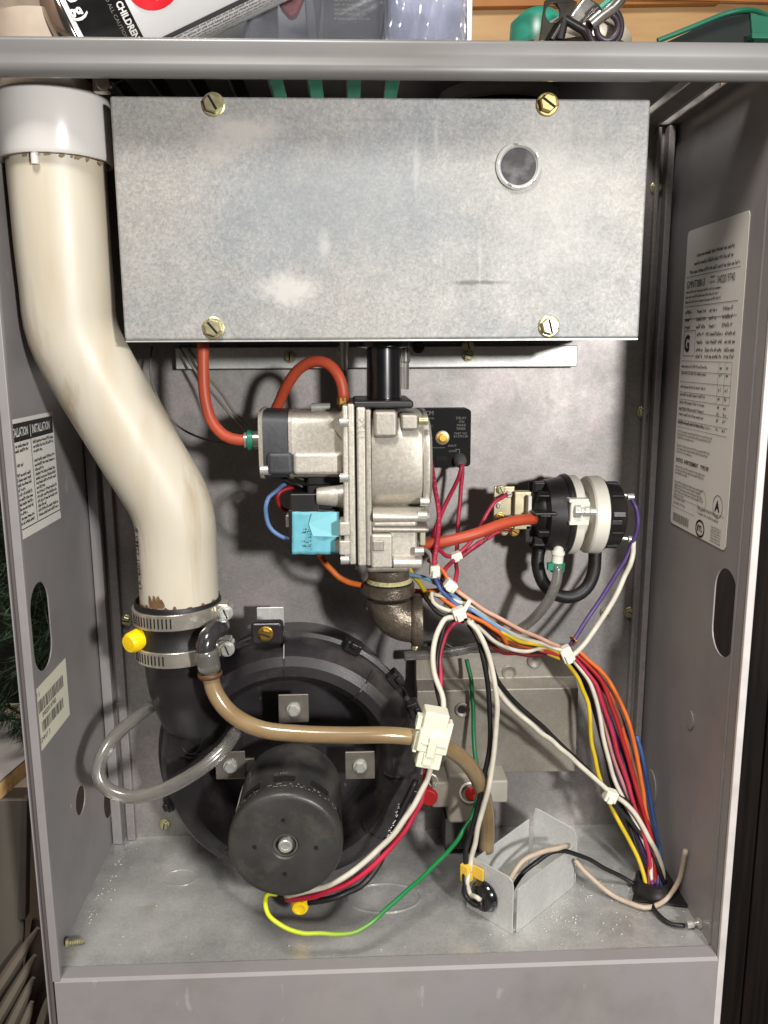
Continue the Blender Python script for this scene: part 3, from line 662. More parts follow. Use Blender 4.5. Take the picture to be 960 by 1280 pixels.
bm = newbm(); lathe(bm, P(578, 887, .1465), (0, -1, 0), [(0, .0001), (.0004, .0038)], 16); obj('rivet_hole', bm, DARK, hb)

tr = thing('condensate_trap', 'pale plastic condensate trap with red fittings, low behind the brown hose', 'trap', (.33, .13, .01))
bm = newbm(); pbox(bm, 560, 968, 602, 1030, .118, .165); obj('trap_body', bm, mat('shaded_trap_grey', (122, 115, 103), .6), tr, bevel=.004, seg=3)  # trap greys lowered to carry the deep shade around it
bm = newbm(); pbox(bm, 540, 978, 566, 1010, .120, .150); obj('trap_arm', bm, mat('shaded_trap_grey', (122, 115, 103), .6), tr, bevel=.002)
bm = newbm(); pbox(bm, 612, 976, 635, 1004, .120, .150); obj('trap_block', bm, mat('trap_block_white', (160, 156, 146), .5), tr, bevel=.002)
REDP = mat('red_fitting', (150, 16, 18), .5)
for (u, v, r) in ((590, 993, .0065), (536, 998, .0075), (600, 1000, .005)):
    bm = newbm(); q = P(u, v, .116); cyl(bm, q, q+Vector((.002, .010, 0)), r, seg=18); obj('red_plug', bm, REDP, tr, bevel=.001)
bm = newbm(); lathe(bm, P(588, 990, .1165), (0, -1, 0), [(0, .010), (.001, .010), (.0014, .0085)], 24); obj('collar', bm, WTRIM, tr, smooth=40)
bm = newbm(); tube(bm, pts((539, 983, .10), (535, 975, .10), (541, 968, .10), (547, 975, .10), (543, 984, .10)), .0008, 6); obj('wire_clip', bm, SILV, tr, smooth=180)
bm = newbm(); pbox(bm, 556, 1020, 618, 1062, .140, .175); obj('trap_base', bm, mat('grey_trap_base', (62, 58, 54), .6), tr, bevel=.002)

# ================================================================== GAS VALVE
gv = thing('gas_valve', 'cast aluminium gas valve hanging below the burner box', 'gas valve', tuple(P(485, 712, .08)))
VY = .085
# left motor/regulator body
bm = newbm(); xloft(bm, [(364, 512, 593, .030), (425, 512, 593, .030), (432, 508, 596, .033)], VY, 5); obj('regulator_body', bm, CAST, gv, smooth=40)
bm = newbm(); pbox(bm, 366, 566, 428, 594, VY-.034, VY+.0); obj('regulator_step', bm, CAST, gv, bevel=.003, seg=3)
bm = newbm(); xloft(bm, [(333, 511, 593, .031), (365.5, 512, 593, .031)], VY, 5); obj('tape_band', bm, TAPE, gv, smooth=40)
bm = newbm(); pbox(bm, 334, 566, 366, 594, VY-.0355, VY+.0); obj('tape_step', bm, TAPE, gv, bevel=.003, seg=3)
bm = newbm(); xloft(bm, [(328.5, 510, 594, .031), (332, 509, 594.5, .032), (333.5, 510, 594, .031)], VY, 5); obj('end_plate', bm, CAST, gv, smooth=40)
bm = newbm(); xloft(bm, [(364.5, 510.5, 594.5, .0325), (368, 510.5, 594.5, .0325)], VY, 5); obj('seam_ring', bm, CASTD, gv, smooth=40)
bm = newbm(); q = P(329, 588, VY-.03); cyl(bm, q+Vector((-.002, 0, 0)), q+Vector((.006, 0, 0)), .0035, seg=14); obj('end_screw', bm, SILV, gv, smooth=40)
# top screws and brass fitting
bm = newbm(); q = P(401, 509, VY-.01); cyl(bm, q+Vector((-.007, 0, 0)), q+Vector((.007, 0, 0)), .0032, seg=12); obj('top_screw', bm, SILV, gv, smooth=40)
bm = newbm(); q = P(429, 512, VY-.012); lathe(bm, q, (0, 0, 1), [(0, .0032), (.004, .0032), (.004, .0048), (.009, .0048), (.009, .003), (.017, .0028), (.018, .002)], 6, True); obj('brass_barb', bm, BRASS, gv)
# green collared metal fitting at the left end
bm = newbm(); q = P(333, 550, VY-.012); lathe(bm, q, (-1, 0, 0), [(-.002, .0068), (.010, .0068), (.0105, .0060), (.0165, .0060)], 24, True); obj('left_fitting', bm, STEEL, gv, smooth=40)
bm = newbm(); lathe(bm, P(317, 550, VY-.012), (-1, 0, 0), [(0, .0075), (.004, .0078), (.0045, .0068)], 24, True); obj('green_clamp', bm, GREENP, gv, smooth=40)
# web fin between body and flange
bm = newbm(); A = P(412, 530, VY-.033); B = P(430, 512, VY-.033); Cc = P(430, 552, VY-.033)
vs = [bm.verts.new(v) for v in (A+Vector((0, .004, 0)), B, Cc)]; v2 = [bm.verts.new(v+Vector((0, .02, 0))) for v in (A, B, Cc)]
bm.faces.new(vs); bm.faces.new(v2[::-1])
for s in range(3): bm.faces.new((vs[s], vs[(s+1) % 3], v2[(s+1) % 3], v2[s]))
obj('web', bm, CAST, gv)
# flanges either side of the gasket
bm = newbm(); pbox(bm, 429, 507, 436, 704, VY-.045, VY+.04); pbox(bm, 435.5, 505, 444, 706, VY-.041, VY+.042); obj('left_flange', bm, CAST, gv, bevel=.0012)
bm = newbm(); pbox(bm, 443, 504, 447.5, 712, VY-.039, VY+.04); obj('gasket', bm, BLK, gv)
bm = newbm(); pbox(bm, 446.5, 509, 458, 708, VY-.044, VY+.042); obj('right_flange', bm, CAST, gv, bevel=.0015)
bm = newbm(); pbox(bm, 457, 512, 465, 708, VY-.046, VY+.040); obj('flange_step', bm, CASTD, gv, bevel=.0015)
for (u, v) in ((430, 528), (430, 597), (431, 700)):
    bm = newbm(); q = P(u, v, VY-.046); cyl(bm, q+Vector((-.003, 0, 0)), q+Vector((.003, 0, 0)), .0033, seg=14); obj('flange_screw', bm, SILV, gv, smooth=40)
for (v0, v1) in ((653, 670), (676, 694)):
    bm = newbm(); pbox(bm, 424, v0, 438, v1, VY-.047, VY+.0); obj('flange_lug', bm, CAST, gv, bevel=.0012)
bm = newbm(); pbox(bm, 418, 652, 427, 690, VY-.030, VY+.02); obj('solenoid_plate', bm, CASTD, gv, bevel=.001)
# right body
bm = newbm(); xloft(bm, [(463, 512, 626, .046), (468, 511, 627, .048), (521, 511, 627, .048), (524, 513, 625, .046)], VY, 3.2, 40); obj('diaphragm_body', bm, CAST, gv, smooth=40)
bm = newbm(); xloft(bm, [(523, 514, 640, .048), (526, 511, 644, .0495), (530, 511, 642, .0495), (534, 522, 628, .043)], VY, 2.6, 40); obj('diaphragm_cover', bm, CAST, gv, smooth=40)
bm = newbm(); pbox(bm, 467, 514, 497, 547, VY-.0525, VY); obj('raised_pad', bm, CASTD, gv, bevel=.0025, seg=3)
bm = newbm(); pbox(bm, 501, 518, 523, 538, VY-.0505, VY); obj('raised_pad', bm, CASTD, gv, bevel=.002, seg=3)
bm = newbm(); xloft(bm, [(464, 622, 641, .051), (526, 622, 641, .051), (530, 625, 638, .049)], VY, 3, 32); obj('round_boss', bm, CAST, gv, smooth=50)
bm = newbm(); xloft(bm, [(464, 640, 654, .047), (524, 640, 654, .047), (529, 643, 652, .046)], VY, 3, 32); obj('round_boss', bm, CASTD, gv, smooth=50)
bm = newbm(); pbox(bm, 464, 650, 522, 708, VY-.043, VY+.035); obj('lower_block', bm, CAST, gv, bevel=.003, seg=3)
bm = newbm(); pbox(bm, 464, 668, 491, 711, VY-.049, VY); obj('lower_pad', bm, CAST, gv, bevel=.002, seg=3)
bm = newbm(); pbox(bm, 466, 676, 480, 689, VY-.0505, VY-.045); obj('recess_pad', bm, CASTD, gv, bevel=.001)
bm = newbm(); xloft(bm, [(488, 677, 694, .050), (520, 677, 694, .050), (522, 679, 692, .048)], VY, 4, 32); obj('round_boss', bm, CAST, gv, smooth=50)
bm = newbm(); pbox(bm, 458, 700, 512, 716, VY-.040, VY+.03); obj('inlet_boss', bm, CASTD, gv, bevel=.003, seg=3)
for (u, v, mt2) in ((527, 526, ZINC), (529, 628, SILV), (526, 645, SILV), (522, 690, SILV)):
    bm = newbm(); q = P(u, v, VY-.050); cyl(bm, q+Vector((-.002, .002, 0)), q+Vector((.0045, .002, 0)), .0032, seg=14); obj('cover_screw', bm, mt2, gv, smooth=40)
bm = newbm(); pbox(bm, 528, 588, 537, 610, VY-.01, VY+.02); pbox(bm, 525, 655, 532, 682, VY-.02, VY+.02); obj('side_terminal', bm, mat('ivory_terminal', (176, 170, 150), .5), gv, bevel=.001)
# stamped grid on the pad and roughness marks on flange
textmesh('5211', .008, lambda x, y: (lambda q: Vector((q.x-y, VY-.0445, q.z-x)))(P(455.5, 522, VY-.0445)), CASTD, gv)
# top black collar and tube
bm = newbm(); pbox(bm, 441, 501, 517, 511, VY-.040, VY+.035); obj('top_plate', bm, BLK, gv, bevel=.002)
bm = newbm(); q = P(480, 503, VY); zt2 = P(480, 432, VY).z
lathe(bm, q, (0, 0, 1), [(-.004, .0155), (.001, .0150), (.002, .0132), (zt2-q.z-.002, .0128), (zt2-q.z-.001, .021), (zt2-q.z+.004, .021)], 32, True); obj('outlet_tube', bm, mat('glossy_black_pipe', (24, 24, 26), .28, .2, .2, 40, coat=.3), gv, smooth=40)
# black wiring block, nozzle and solenoid
bm = newbm(); pbox(bm, 384, 596, 432, 612, VY-.02, VY+.02); pbox(bm, 362, 617, 400, 640, VY-.028, VY+.01); pbox(bm, 384, 606, 424, 640, VY-.024, VY+.015); obj('wiring_block', bm, BLK, gv, bevel=.0015)
bm = newbm(); q = P(432, 620, VY-.026); lathe(bm, q, (-1, 0, 0), [(0, .0092), (.0045, .0085), (.020, .0066), (.0215, .0060)], 28, True); obj('pressure_tap', bm, CAST, gv, smooth=40)
bm = newbm(); pbox(bm, 361, 637, 422, 692, VY-.028, VY+.02); sol = obj('solenoid', bm, BLK, gv, bevel=.001)
bm = newbm(); pbox(bm, 357, 644, 362, 660, VY-.022, VY+.0); obj('solenoid_ear', bm, CASTD, sol, bevel=.001)
# creased blue tape over the solenoid
bm = newbm(); rows = 12; cols = 16; V_ = []
random.seed(11)
for j in range(rows+1):
    for i in range(cols+1):
        u = 365+59*i/cols; v = 639.5+53*j/rows; q = P(u, v, VY-.0295)
        dpt = .0006*math.sin(i*1.1+j*.4)+random.uniform(-.0003, .0003)
        if 5 < i < 9 and j > 2: dpt -= .0012*(1-abs(i-7)/2)
        V_.append(bm.verts.new(q+Vector((0, dpt-.0004, 0))))
for j in range(rows):
    for i in range(cols): k = j*(cols+1)+i; bm.faces.new((V_[k], V_[k+1], V_[k+cols+2], V_[k+cols+1]))
bt = obj('blue_tape', bm, BLUE, gv, smooth=30); so = bt.modifiers.new('s', 'SOLIDIFY'); so.thickness = .0003
bm = newbm(); q = [P(390, 642, VY-.0325), P(423, 640, VY-.0318), P(424, 671, VY-.0318), P(391, 670, VY-.0325), P(386, 655, VY-.0318)]
vs = [bm.verts.new(v) for v in q]; bm.faces.new(vs); o_ = obj('tape_flap', bm, mat('light_blue_tape_flap', (128, 192, 202), .5, 0, .06, 40, .2, 100), bt); o_.modifiers.new('s', 'SOLIDIFY').thickness = .0004
random.seed(5); bm = newbm()
for k in range(16):
    q = P(384+random.uniform(-4, 5), 673+random.uniform(-12, 12), VY-.0335); a_ = random.uniform(0, 3.14); cyl(bm, q, q+Vector((math.cos(a_), 0, math.sin(a_)))*random.uniform(.0008, .002), .0003, seg=5)
obj('ink_smudge', bm, INK, bt)

# silicone tubes at the valve
bh = newbm(); tube(bh, pts((254, 425, .075), (254, 460, .074), (256, 495, .073), (264, 525, .072), (280, 544, .072), (298, 550, .072), (316, 550, .073)), .0043, 14)
tag(obj('silicone_tube', bh, SILI, None, smooth=180), 'orange-red tube dropping from the burner box to the valve left end', 'tube', 'orange-red silicone tubes')
bh = newbm(); tube(bh, pts((326, 552, .12), (334, 534, .12), (348, 505, .112), (358, 483, .102), (373, 462, .092), (392, 452, .084), (410, 455, .078), (422, 468, .074), (428, 484, .073), (429, 501, .073)), .0043, 14)
tag(obj('silicone_tube', bh, SILI, None, smooth=180), 'orange-red tube arching over the valve to its brass barb', 'tube', 'orange-red silicone tubes')
bh = newbm(); tube(bh, pts((526, 681, .09), (560, 676, .088), (595, 667, .09), (628, 655, .098), (652, 650, .105), (668, 649, .112)), .0045, 14)
tag(obj('silicone_tube', bh, mat('red_silicone_dark', (172, 68, 42), .48, 0, .07, 60), None, smooth=180), 'orange-red tube from the valve across to the pressure switch', 'tube', 'orange-red silicone tubes')
# small metal tap above the arch and clear tube right of the outlet
bm = newbm(); lathe(bm, P(430, 432, .15), (0, 0, -1), [(-.004, .004), (.006, .004), (.006, .0028), (.018, .0026), (.02, .0015)], 12, True); tag(obj('pressure_tap', bm, SILV, None, smooth=40), 'short metal tap poking down behind the burner box edge above the arched tube', 'fitting')
bm = newbm(); lathe(bm, P(506, 436, .12), (0, 0, -1), [(-.004, .0045), (.010, .0045), (.011, .0036), (.032, .0034)], 14, True); tag(obj('clear_tap', bm, CLEARH, None, smooth=40), 'small clear tap hanging right of the black outlet tube', 'fitting')

# ================================================================== GAS ELBOW
ge = thing('gas_elbow', 'cast iron street elbow screwed under the gas valve', 'pipe elbow', tuple(P(487, 800, VY)))
q = P(486, 716, VY)
bm = newbm(); lathe(bm, q, (0, 0, -1), [(-.004, .0165), (.004, .0165), (.006, .0150), (.009, .0150)], 32, True); obj('threaded_end', bm, IRON, ge, smooth=40)
bm = newbm(); z1_ = P(486, 727, VY).z
lathe(bm, Vector((q.x, VY, z1_)), (0, 0, -1), [(0, .0165), (.0004, .0195), (.0015, .0205), (.0095, .0205), (.0110, .0190)], 36, True); obj('collar', bm, IRON, ge, smooth=35)
bm = newbm(); lathe(bm, Vector((q.x, VY, z1_+.0006)), (0, 0, 1), [(0, .0185), (.001, .0180), (.0028, .0166)], 32); obj('sealant', bm, mat('yellow_sealant', (196, 190, 140), .7, 0, .2, 400, 1, 500), ge, smooth=60)
e0 = Vector((q.x, VY, z1_-.010)); rb = .0178
bm = newbm(); bend = .0185; ring = []
for k in range(13):
    a_ = math.radians(90*k/12); c_ = e0+Vector((bend-bend*math.cos(a_), 0, -bend*math.sin(a_)-.004)); t_ = Vector((math.sin(a_), 0, -math.cos(a_))); n_ = Vector((math.cos(a_), 0, math.sin(a_)))
    ring.append([c_+(n_*math.cos(s)+Vector((0, 1, 0))*math.sin(s))*rb for s in [2*math.pi*j/32 for j in range(32)]])
loft(bm, ring); obj('bend', bm, IRON, ge, smooth=50)
ce = ring[-1]; ctr = sum(ce, Vector())/32
bm = newbm(); lathe(bm, ctr, (1, 0, 0), [(-.002, .0178), (0, .0205), (.0012, .0212), (.0070, .0212), (.0078, .0200), (.0078, .0155), (.001, .0150)], 36, True); obj('collar', bm, IRON, ge, smooth=35)
hexscrew(ge, ctr+Vector((.003, -.003, -.0212)), (0, -.2, -1), .0032, ZINC)

# ================================================================== DELAY TIMER
tm = thing('delay_timer', 'square black delay timer module with brass screw behind the gas valve', 'relay', tuple(P(556, 580, D)))
q1 = P(517, 512, .160); q2 = P(588, 583, .160)
bm = newbm(); plate(bm, [rrect(q1.x, q2.z, q2.x, q1.z, .003)], lambda x, z, h: Vector((x, .160+h, z)), .025); obj('module', bm, mat('black_epoxy', (16, 16, 16), .6, 0, .15, 80, .05, spec=.15), tm, bevel=.0008)
bs = P(553, 547, .160); bm = newbm(); lathe(bm, bs, (0, -1, 0), [(0, .0050), (.0012, .0050), (.0014, .0036), (.0010, .0034), (.0010, .0030), (.0030, .0028), (.0030, .0001)], 24); obj('brass_screw', bm, BRASS, tm, smooth=40)
bm = newbm(); lathe(bm, bs, (0, -1, 0), [(.0001, .0062), (.0008, .0060), (.0009, .0050)], 24); obj('washer', bm, lug, tm, smooth=40)
def tf(u, v): q = P(u, v, .1595); return lambda x, y: Vector((q.x+x, .1594, q.z+y))
for s, u, v, sz in (('ICM', 529, 519, .0052), ('DELAY', 570, 524, .0030), ('ON', 573.5, 528.5, .0030), ('MAKE', 571, 533, .0030), ('TIMER', 570, 537.5, .0030), ('PART NO', 568, 543, .0026), ('B1370130', 567, 547, .0030), ('24V', 536, 549, .0022), ('AC', 536, 553, .0022), ('INPUT', 560, 558.5, .0026), ('LOAD', 561, 565, .0026), ('60 Hz', 535, 524, .0022), ('SEC', 535, 534, .0026)):
    textmesh(s, sz, tf(u, v), GRYI, tm)
bm = newbm(); f_ = tf(569, 562); rect2(bm, f_, 0, 0, .004, .0004); rect2(bm, f_, .0036, -.006, .004, 0); f_ = tf(536, 560); rect2(bm, f_, 0, 0, .014, .0003); obj('printed_line', bm, GRYI, tm)
bm = newbm(); pbox(bm, 545, 570, 559, 576, .1593, .162); obj('socket', bm, DARK, tm)
bm = newbm(); q = P(575, 577, .155); lathe(bm, q+Vector((0, .006, .001)), (.05, -1, -.2), [(0, .0062), (.006, .0056), (.009, .0040), (.011, .0025)], 20, True); obj('terminal_boot', bm, mat('grey_boot', (92, 90, 88), .5), tm, smooth=50)

# ================================================================== PRESSURE SWITCH
ps = thing('pressure_switch', 'round black and white dual pressure switch on the back wall at right', 'pressure switch', tuple(P(715, 690, .15)))
PY = .140; AX = Vector((1, .05, -.03)).normalized(); pc = P(697, 643, PY); sc_ = .00069
def dsc(prof, mt, nm, par=None, seg=44, smooth=35):
    bm = newbm(); lathe(bm, pc, AX, [(t*sc_, r*sc_) for t, r in prof], seg, True); return obj(nm, bm, mt, par or ps, smooth=smooth)
dsc([(-36, 20), (-34, 28), (-28, 33), (-24, 34), (-20, 43), (-2, 47), (3, 48), (4, 46)], BLK, 'left_dome')
dsc([(-37, 15), (-36, 20), (-34, 22)], BLK, 'left_boss')
dsc([(2, 49), (5, 51), (8, 51), (10, 49)], BLK, 'left_rim')
dsc([(9, 47), (10, 49), (19, 49.5), (21, 48), (21, 20)], WTRIM, 'white_disc')
dsc([(20, 30), (34, 30)], WTRIM, 'white_spacer')
dsc([(33, 20), (33, 46), (35, 48), (50, 49), (52, 47)], WTRIM, 'white_disc')
dsc([(51, 48), (54, 46), (58, 42), (74, 39), (77, 34), (78, 20)], BLK, 'right_dome')
dsc([(77, 8), (84, 7), (85, 5)], BLK, 'right_boss')
# moulded ribs and lumps around the domes
for i in range(10):
    an = i*math.pi/5+.2; a_, b_ = frame(AX); dv = a_*math.cos(an)+b_*math.sin(an); tv = AX.cross(dv)
    Mx = Matrix((AX, dv, tv)).transposed().to_4x4(); Mx.translation = pc
    bm = newbm(); box(bm, (-34*sc_, 28*sc_, -4*sc_), (-20*sc_, 42*sc_, 4*sc_), Mx); obj('rib', bm, BLK, ps, bevel=.001)
    bm = newbm(); box(bm, (55*sc_, 36*sc_, -4*sc_), (72*sc_, 43*sc_, 4*sc_), Mx); obj('rib', bm, BLK, ps, bevel=.001)
# cross bars and nipple between discs
for v0 in (624, 652):
    bm = newbm(); pbox(bm, 712, v0, 736, v0+4, PY-.036, PY); obj('spacer_bar', bm, WTRIM, ps)
bm = newbm(); pbox(bm, 713, 627, 738, 653, PY-.0355, PY-.01); obj('centre_block', bm, WTRIM, ps, bevel=.0015)
q = P(731, 640, PY-.034)
bm = newbm(); lathe(bm, q+Vector((-.009, 0, .001)), (1, -.05, -.03), [(0, .0062), (.005, .0062), (.0052, .0042), (.008, .0040), (.008, .0050), (.012, .0050), (.0125, .0038), (.018, .0034)], 8, True); obj('nipple', bm, SILV, ps, bevel=.0004)
bm = newbm(); pbox(bm, 668, 641, 697, 645, PY-.0355, PY-.02); obj('dome_bar', bm, BLK, ps, bevel=.001)
bm = newbm(); pbox(bm, 756, 650, 779, 657, PY-.030, PY-.015); obj('dome_bar', bm, BLK, ps, bevel=.001)
# bracket plates at the left
bm = newbm(); pbox(bm, 617, 608, 643, 662, PY-.005, PY-.003); pbox(bm, 643, 615, 664, 662, PY-.012, PY-.003); br = obj('bracket', bm, mat('yellowed_zinc_plate', (186, 176, 146), .35, .7, .15, 60), ps, bevel=.0008)
for (u, v, mt2, r) in ((626, 612, ZINC, .003), (624, 632, SILV, .002), (625, 648, BRASS, .004), (630, 664, ZINC, .003), (643, 664, BRASS, .0035), (636, 618, SILV, .0025)):
    hexscrew(br, P(u, v, PY-.0055), (0, -1, 0), r, mt2, slot=random.uniform(0, 180))
bm = newbm(); pbox(bm, 660, 620, 665, 646, PY-.020, PY-.004); obj('bracket_tab', bm, WTRIM, ps, bevel=.001)
bm = newbm(); pbox(bm, 655, 655, 672, 680, PY-.012, PY+.03); obj('mounting_foot', bm, BLK, ps, bevel=.002)
bm = newbm(); pbox(bm, 690, 630, 760, 665, PY+.0, D-.0006); obj('back_mount', bm, BLK, ps)
# terminals at the right
for (a1, a2) in (((766, 616), (786, 620)), ((768, 672), (790, 674))):
    bm = newbm(); cyl(bm, P(*a1, PY-.004), P(*a2, PY-.006), .0022, .0013, seg=10); obj('terminal', bm, SILV, ps)
for (u, v) in ((788, 621), (789, 674)):
    bm = newbm(); q = P(u, v, PY-.006); cyl(bm, q-Vector((.003, 0, 0)), q+Vector((.003, 0, 0)), .003, seg=12); obj('terminal_crimp', bm, SILV, ps, bevel=.0006)
# bottom barb, green clip
q = P(698, 687, PY-.018)
bm = newbm(); lathe(bm, q+Vector((0, 0, .002)), (-.05, 0, -1), [(-.006, .0045), (.003, .0045), (.003, .0056), (.006, .0058), (.006, .0050), (.014, .0048)], 20, True); obj('barb', bm, WTRIM, ps, smooth=40)
bm = newbm(); lathe(bm, P(697, 703, PY-.018), (-.05, 0, -1), [(0, .0058), (.0005, .0064), (.0075, .0064), (.008, .0058)], 20, True); q = P(689, 708, PY-.022); box(bm, q+Vector((-.003, -.002, -.003)), q+Vector((.002, .003, .003))); obj('green_clip', bm, GREENP, ps, smooth=40)
bh = newbm(); tube(bh, pts((674, 684, PY), (672, 705, PY-.002), (679, 728, PY-.004), (695, 743, PY-.006), (715, 746, PY-.006), (732, 736, PY-.004), (742, 715, PY-.002), (744, 684, PY)), .0057, 16)
tag(obj('sensing_tube', bh, RUB, None, smooth=180), 'black rubber U-shaped tube looping under the pressure switch', 'tube')
bh = newbm(); tube(bh, pts((697, 706, .118), (696, 725, .116), (687, 748, .116), (672, 768, .124), (655, 783, .140), (630, 797, .155), (595, 809, .162), (550, 817, .164), (505, 820, .165)), .0044, 14)
tag(obj('switch_hose', bh, GREYH, None, smooth=180), 'translucent grey hose curving down left from the pressure switch', 'hose')

# ================================================================== JUNCTION BRACKET on the floor
jb = thing('sheet_metal_bracket', 'folded galvanised box bracket standing on the cabinet floor at right', 'bracket', tuple(PZ(650, 1120, 0)))
F1 = PZ(583, 1134, 0); F2 = PZ(640, 1168, 0); F2b = PZ(646, 1166, 0); F3 = PZ(717, 1108, 0); F4 = PZ(668, 1072, 0); F1b = PZ(596, 1125, 0)
def wallpoly(bm, A, B, prof, th=.0012):
    """upright sheet from A to B; prof = [(fraction, height)]"""
    d = (B-A); n = Vector((-d.y, d.x, 0)).normalized()*th
    vs = [bm.verts.new(A+d*t+Vector((0, 0, hh))) for t, hh in prof]; v2 = [bm.verts.new(A+d*t+Vector((0, 0, hh))+n) for t, hh in prof]
    bm.faces.new(vs); bm.faces.new(v2[::-1]); k = len(vs)
    for s in range(k): bm.faces.new((vs[s], vs[(s+1) % k], v2[(s+1) % k], v2[s]))
def zat(A, v):  # height above A that shows at row v
    lo, hi = 0, .2
    for _ in range(40):
        mdl = (lo+hi)/2; p = A+Vector((0, 0, mdl))-CAM; vv = 640-F*p.dot(up)/p.dot(fw)
        if vv > v: lo = mdl
        else: hi = mdl
    return lo
hA = zat(F1, 1068); hB = zat(F2, 1101)
bm = newbm(); wallpoly(bm, F1, F2, [(0, 0), (1, 0), (1, hB-.006), (.97, hB-.001), (.90, hB+.001), (.3, hA), (0, hA)]); obj('front_plate', bm, GAL_BRK, jb, bevel=.0003)
hC = zat(F2b, 1112); hD = zat(F3, 1056)
bm = newbm(); wallpoly(bm, F2b, F3, [(0, 0), (1, 0), (1, hD), (0, hC)]); obj('side_plate', bm, GAL_BRK, jb, bevel=.0003)
Ga = F1b+Vector((.0, .003, 0)); Gb = PZ(660, 1085, 0); 
bm = newbm(); wallpoly(bm, Ga, Gb, [(0, 0), (1, 0), (1, zat(Gb, 1024)), (0, zat(Ga, 1072))]); obj('side_plate', bm, GAL_BRK, jb, bevel=.0003)
Ha = PZ(665, 1084, 0); hb_ = PZ(719, 1104, 0)
bm = newbm(); wallpoly(bm, Ha, hb_, [(0, 0), (1, 0), (1, zat(hb_, 1048)), (.93, zat(hb_, 1038)), (.12, zat(Ha, 1010)), (.03, zat(Ha, 1010)), (0, zat(Ha, 1018))]); obj('back_plate', bm, GAL_BRK, jb, bevel=.0003)
bm = newbm(); z_ = Vector((0, 0, .0012)); vs = [bm.verts.new(v+z_) for v in (F1, F2, F3, F4, Gb)]; bm.faces.new(vs); obj('base_plate', bm, GAL_BRK, jb)
# black strain-relief bushing on the front plate
dF = (F2-F1).normalized(); nF = Vector((dF.y, -dF.x, 0)); bc = F1+(F2-F1)*.42+Vector((0, 0, zat(F1+(F2-F1)*.42, 1119)))
bsh = thing('strain_relief', 'glossy black bushing with wires entering the front plate of the floor bracket', 'bushing', tuple(bc))
bm = newbm(); lathe(bm, bc, nF, [(-.004, .010), (.0005, .0132), (.002, .0132), (.003, .0120), (.0065, .0108), (.0072, .0092)], 28, True); obj('bushing', bm, mat('glossy_black', (22, 22, 24), .15, 0, .1, 40, coat=.5), bsh, smooth=40)
for s in (-1, 0, 1):
    bm = newbm(); Mx = Matrix((dF, nF, Vector((0, 0, 1)))).transposed().to_4x4(); Mx.translation = bc; box(bm, (s*.0055-.0012, .0062, -.0082), (s*.0055+.0012, .0084, .0082), Mx); obj('ridge', bm, BLK, bsh, bevel=.0006)
# folded yellow tag at the top of the front plate
tg = F1+(F2-F1)*.10+Vector((0, 0, zat(F1, 1084))); bm = newbm(); Mx = Matrix((dF, nF, Vector((0, 0, 1)))).transposed().to_4x4(); Mx.translation = tg
box(bm, (-.005, .001, -.008), (.003, .009, .007), Mx); box(bm, (.003, .001, -.004), (.014, .0022, .007), Mx)
tag(obj('tape_tag', bm, mat('yellow_tape', (222, 182, 62), .5, 0, .1, 80, .3, 200), None, bevel=.0008), 'folded yellow tape tag round the wires above the black bushing', 'tag')

# ------------------------------------------------------------------ floor grommet where the harness leaves
gr_ = thing('floor_grommet', 'black rubber grommet swallowing the wire harness in the right rear corner', 'grommet', (.479, .083, 0))
gq = PZ(816, 1114, 0)
bm = newbm(); lathe(bm, gq, (0, 0, 1), [(0, .0175), (.004, .0175), (.006, .0160), (.012, .0150), (.013, .012), (.006, .011)], 32, True); obj('ring', bm, BLK, gr_, smooth=40)
bm = newbm(); A = PZ(838, 1128, 0); vs = [PZ(*k, .0015) for k in ((790, 1126), (860, 1134), (866, 1120), (848, 1085), (800, 1088))]
v1_ = [bm.verts.new(v) for v in vs]; v2_ = [bm.verts.new(v+Vector((0, 0, .0015))) for v in vs]; bm.faces.new(v1_[::-1]); bm.faces.new(v2_)
for s in range(5): bm.faces.new((v1_[s], v1_[(s+1) % 5], v2_[(s+1) % 5], v2_[s]))
obj('base_plate', bm, BLK, gr_)

# ================================================================== WIRES
def wm(n, c): return mat('wire_'+n, tuple(int(x*.88) for x in c), .52, 0, .12, 90, coat=.05)
WW = wm('white', (224, 216, 198)); WB = wm('black', (26, 24, 24)); WR_ = wm('red', (176, 28, 34)); WRD = wm('dark_red', (120, 24, 26)); WO = wm('orange', (222, 112, 42))
WY = wm('yellow', (222, 192, 34)); WBL = wm('blue', (78, 104, 168)); WLB = wm('light_blue', (128, 168, 204)); WP = wm('purple', (82, 58, 120)); WG = wm('green', (20, 108, 62)); WPK = wm('pink', (216, 92, 122)); WBR = wm('brown', (122, 74, 50)); WWP = wm('aged_white', (200, 180, 158)); WMG = wm('raspberry', (190, 44, 72))
GH = 'wires of the main harness'
H1 = 'harness wires falling to the floor grommet'
def inside(u, v, Y):
    p = P(u, v, Y)
    if p.z < .0045: p = PZ(u, v, .0045)
    if p.x > .4965: p = PX(u, v, .4965)
    return p
def hw(name, lab, mtl, pth, r=.0024, grp=None): return wire(name, lab, [inside(*k) for k in pth], r, mtl, grp)
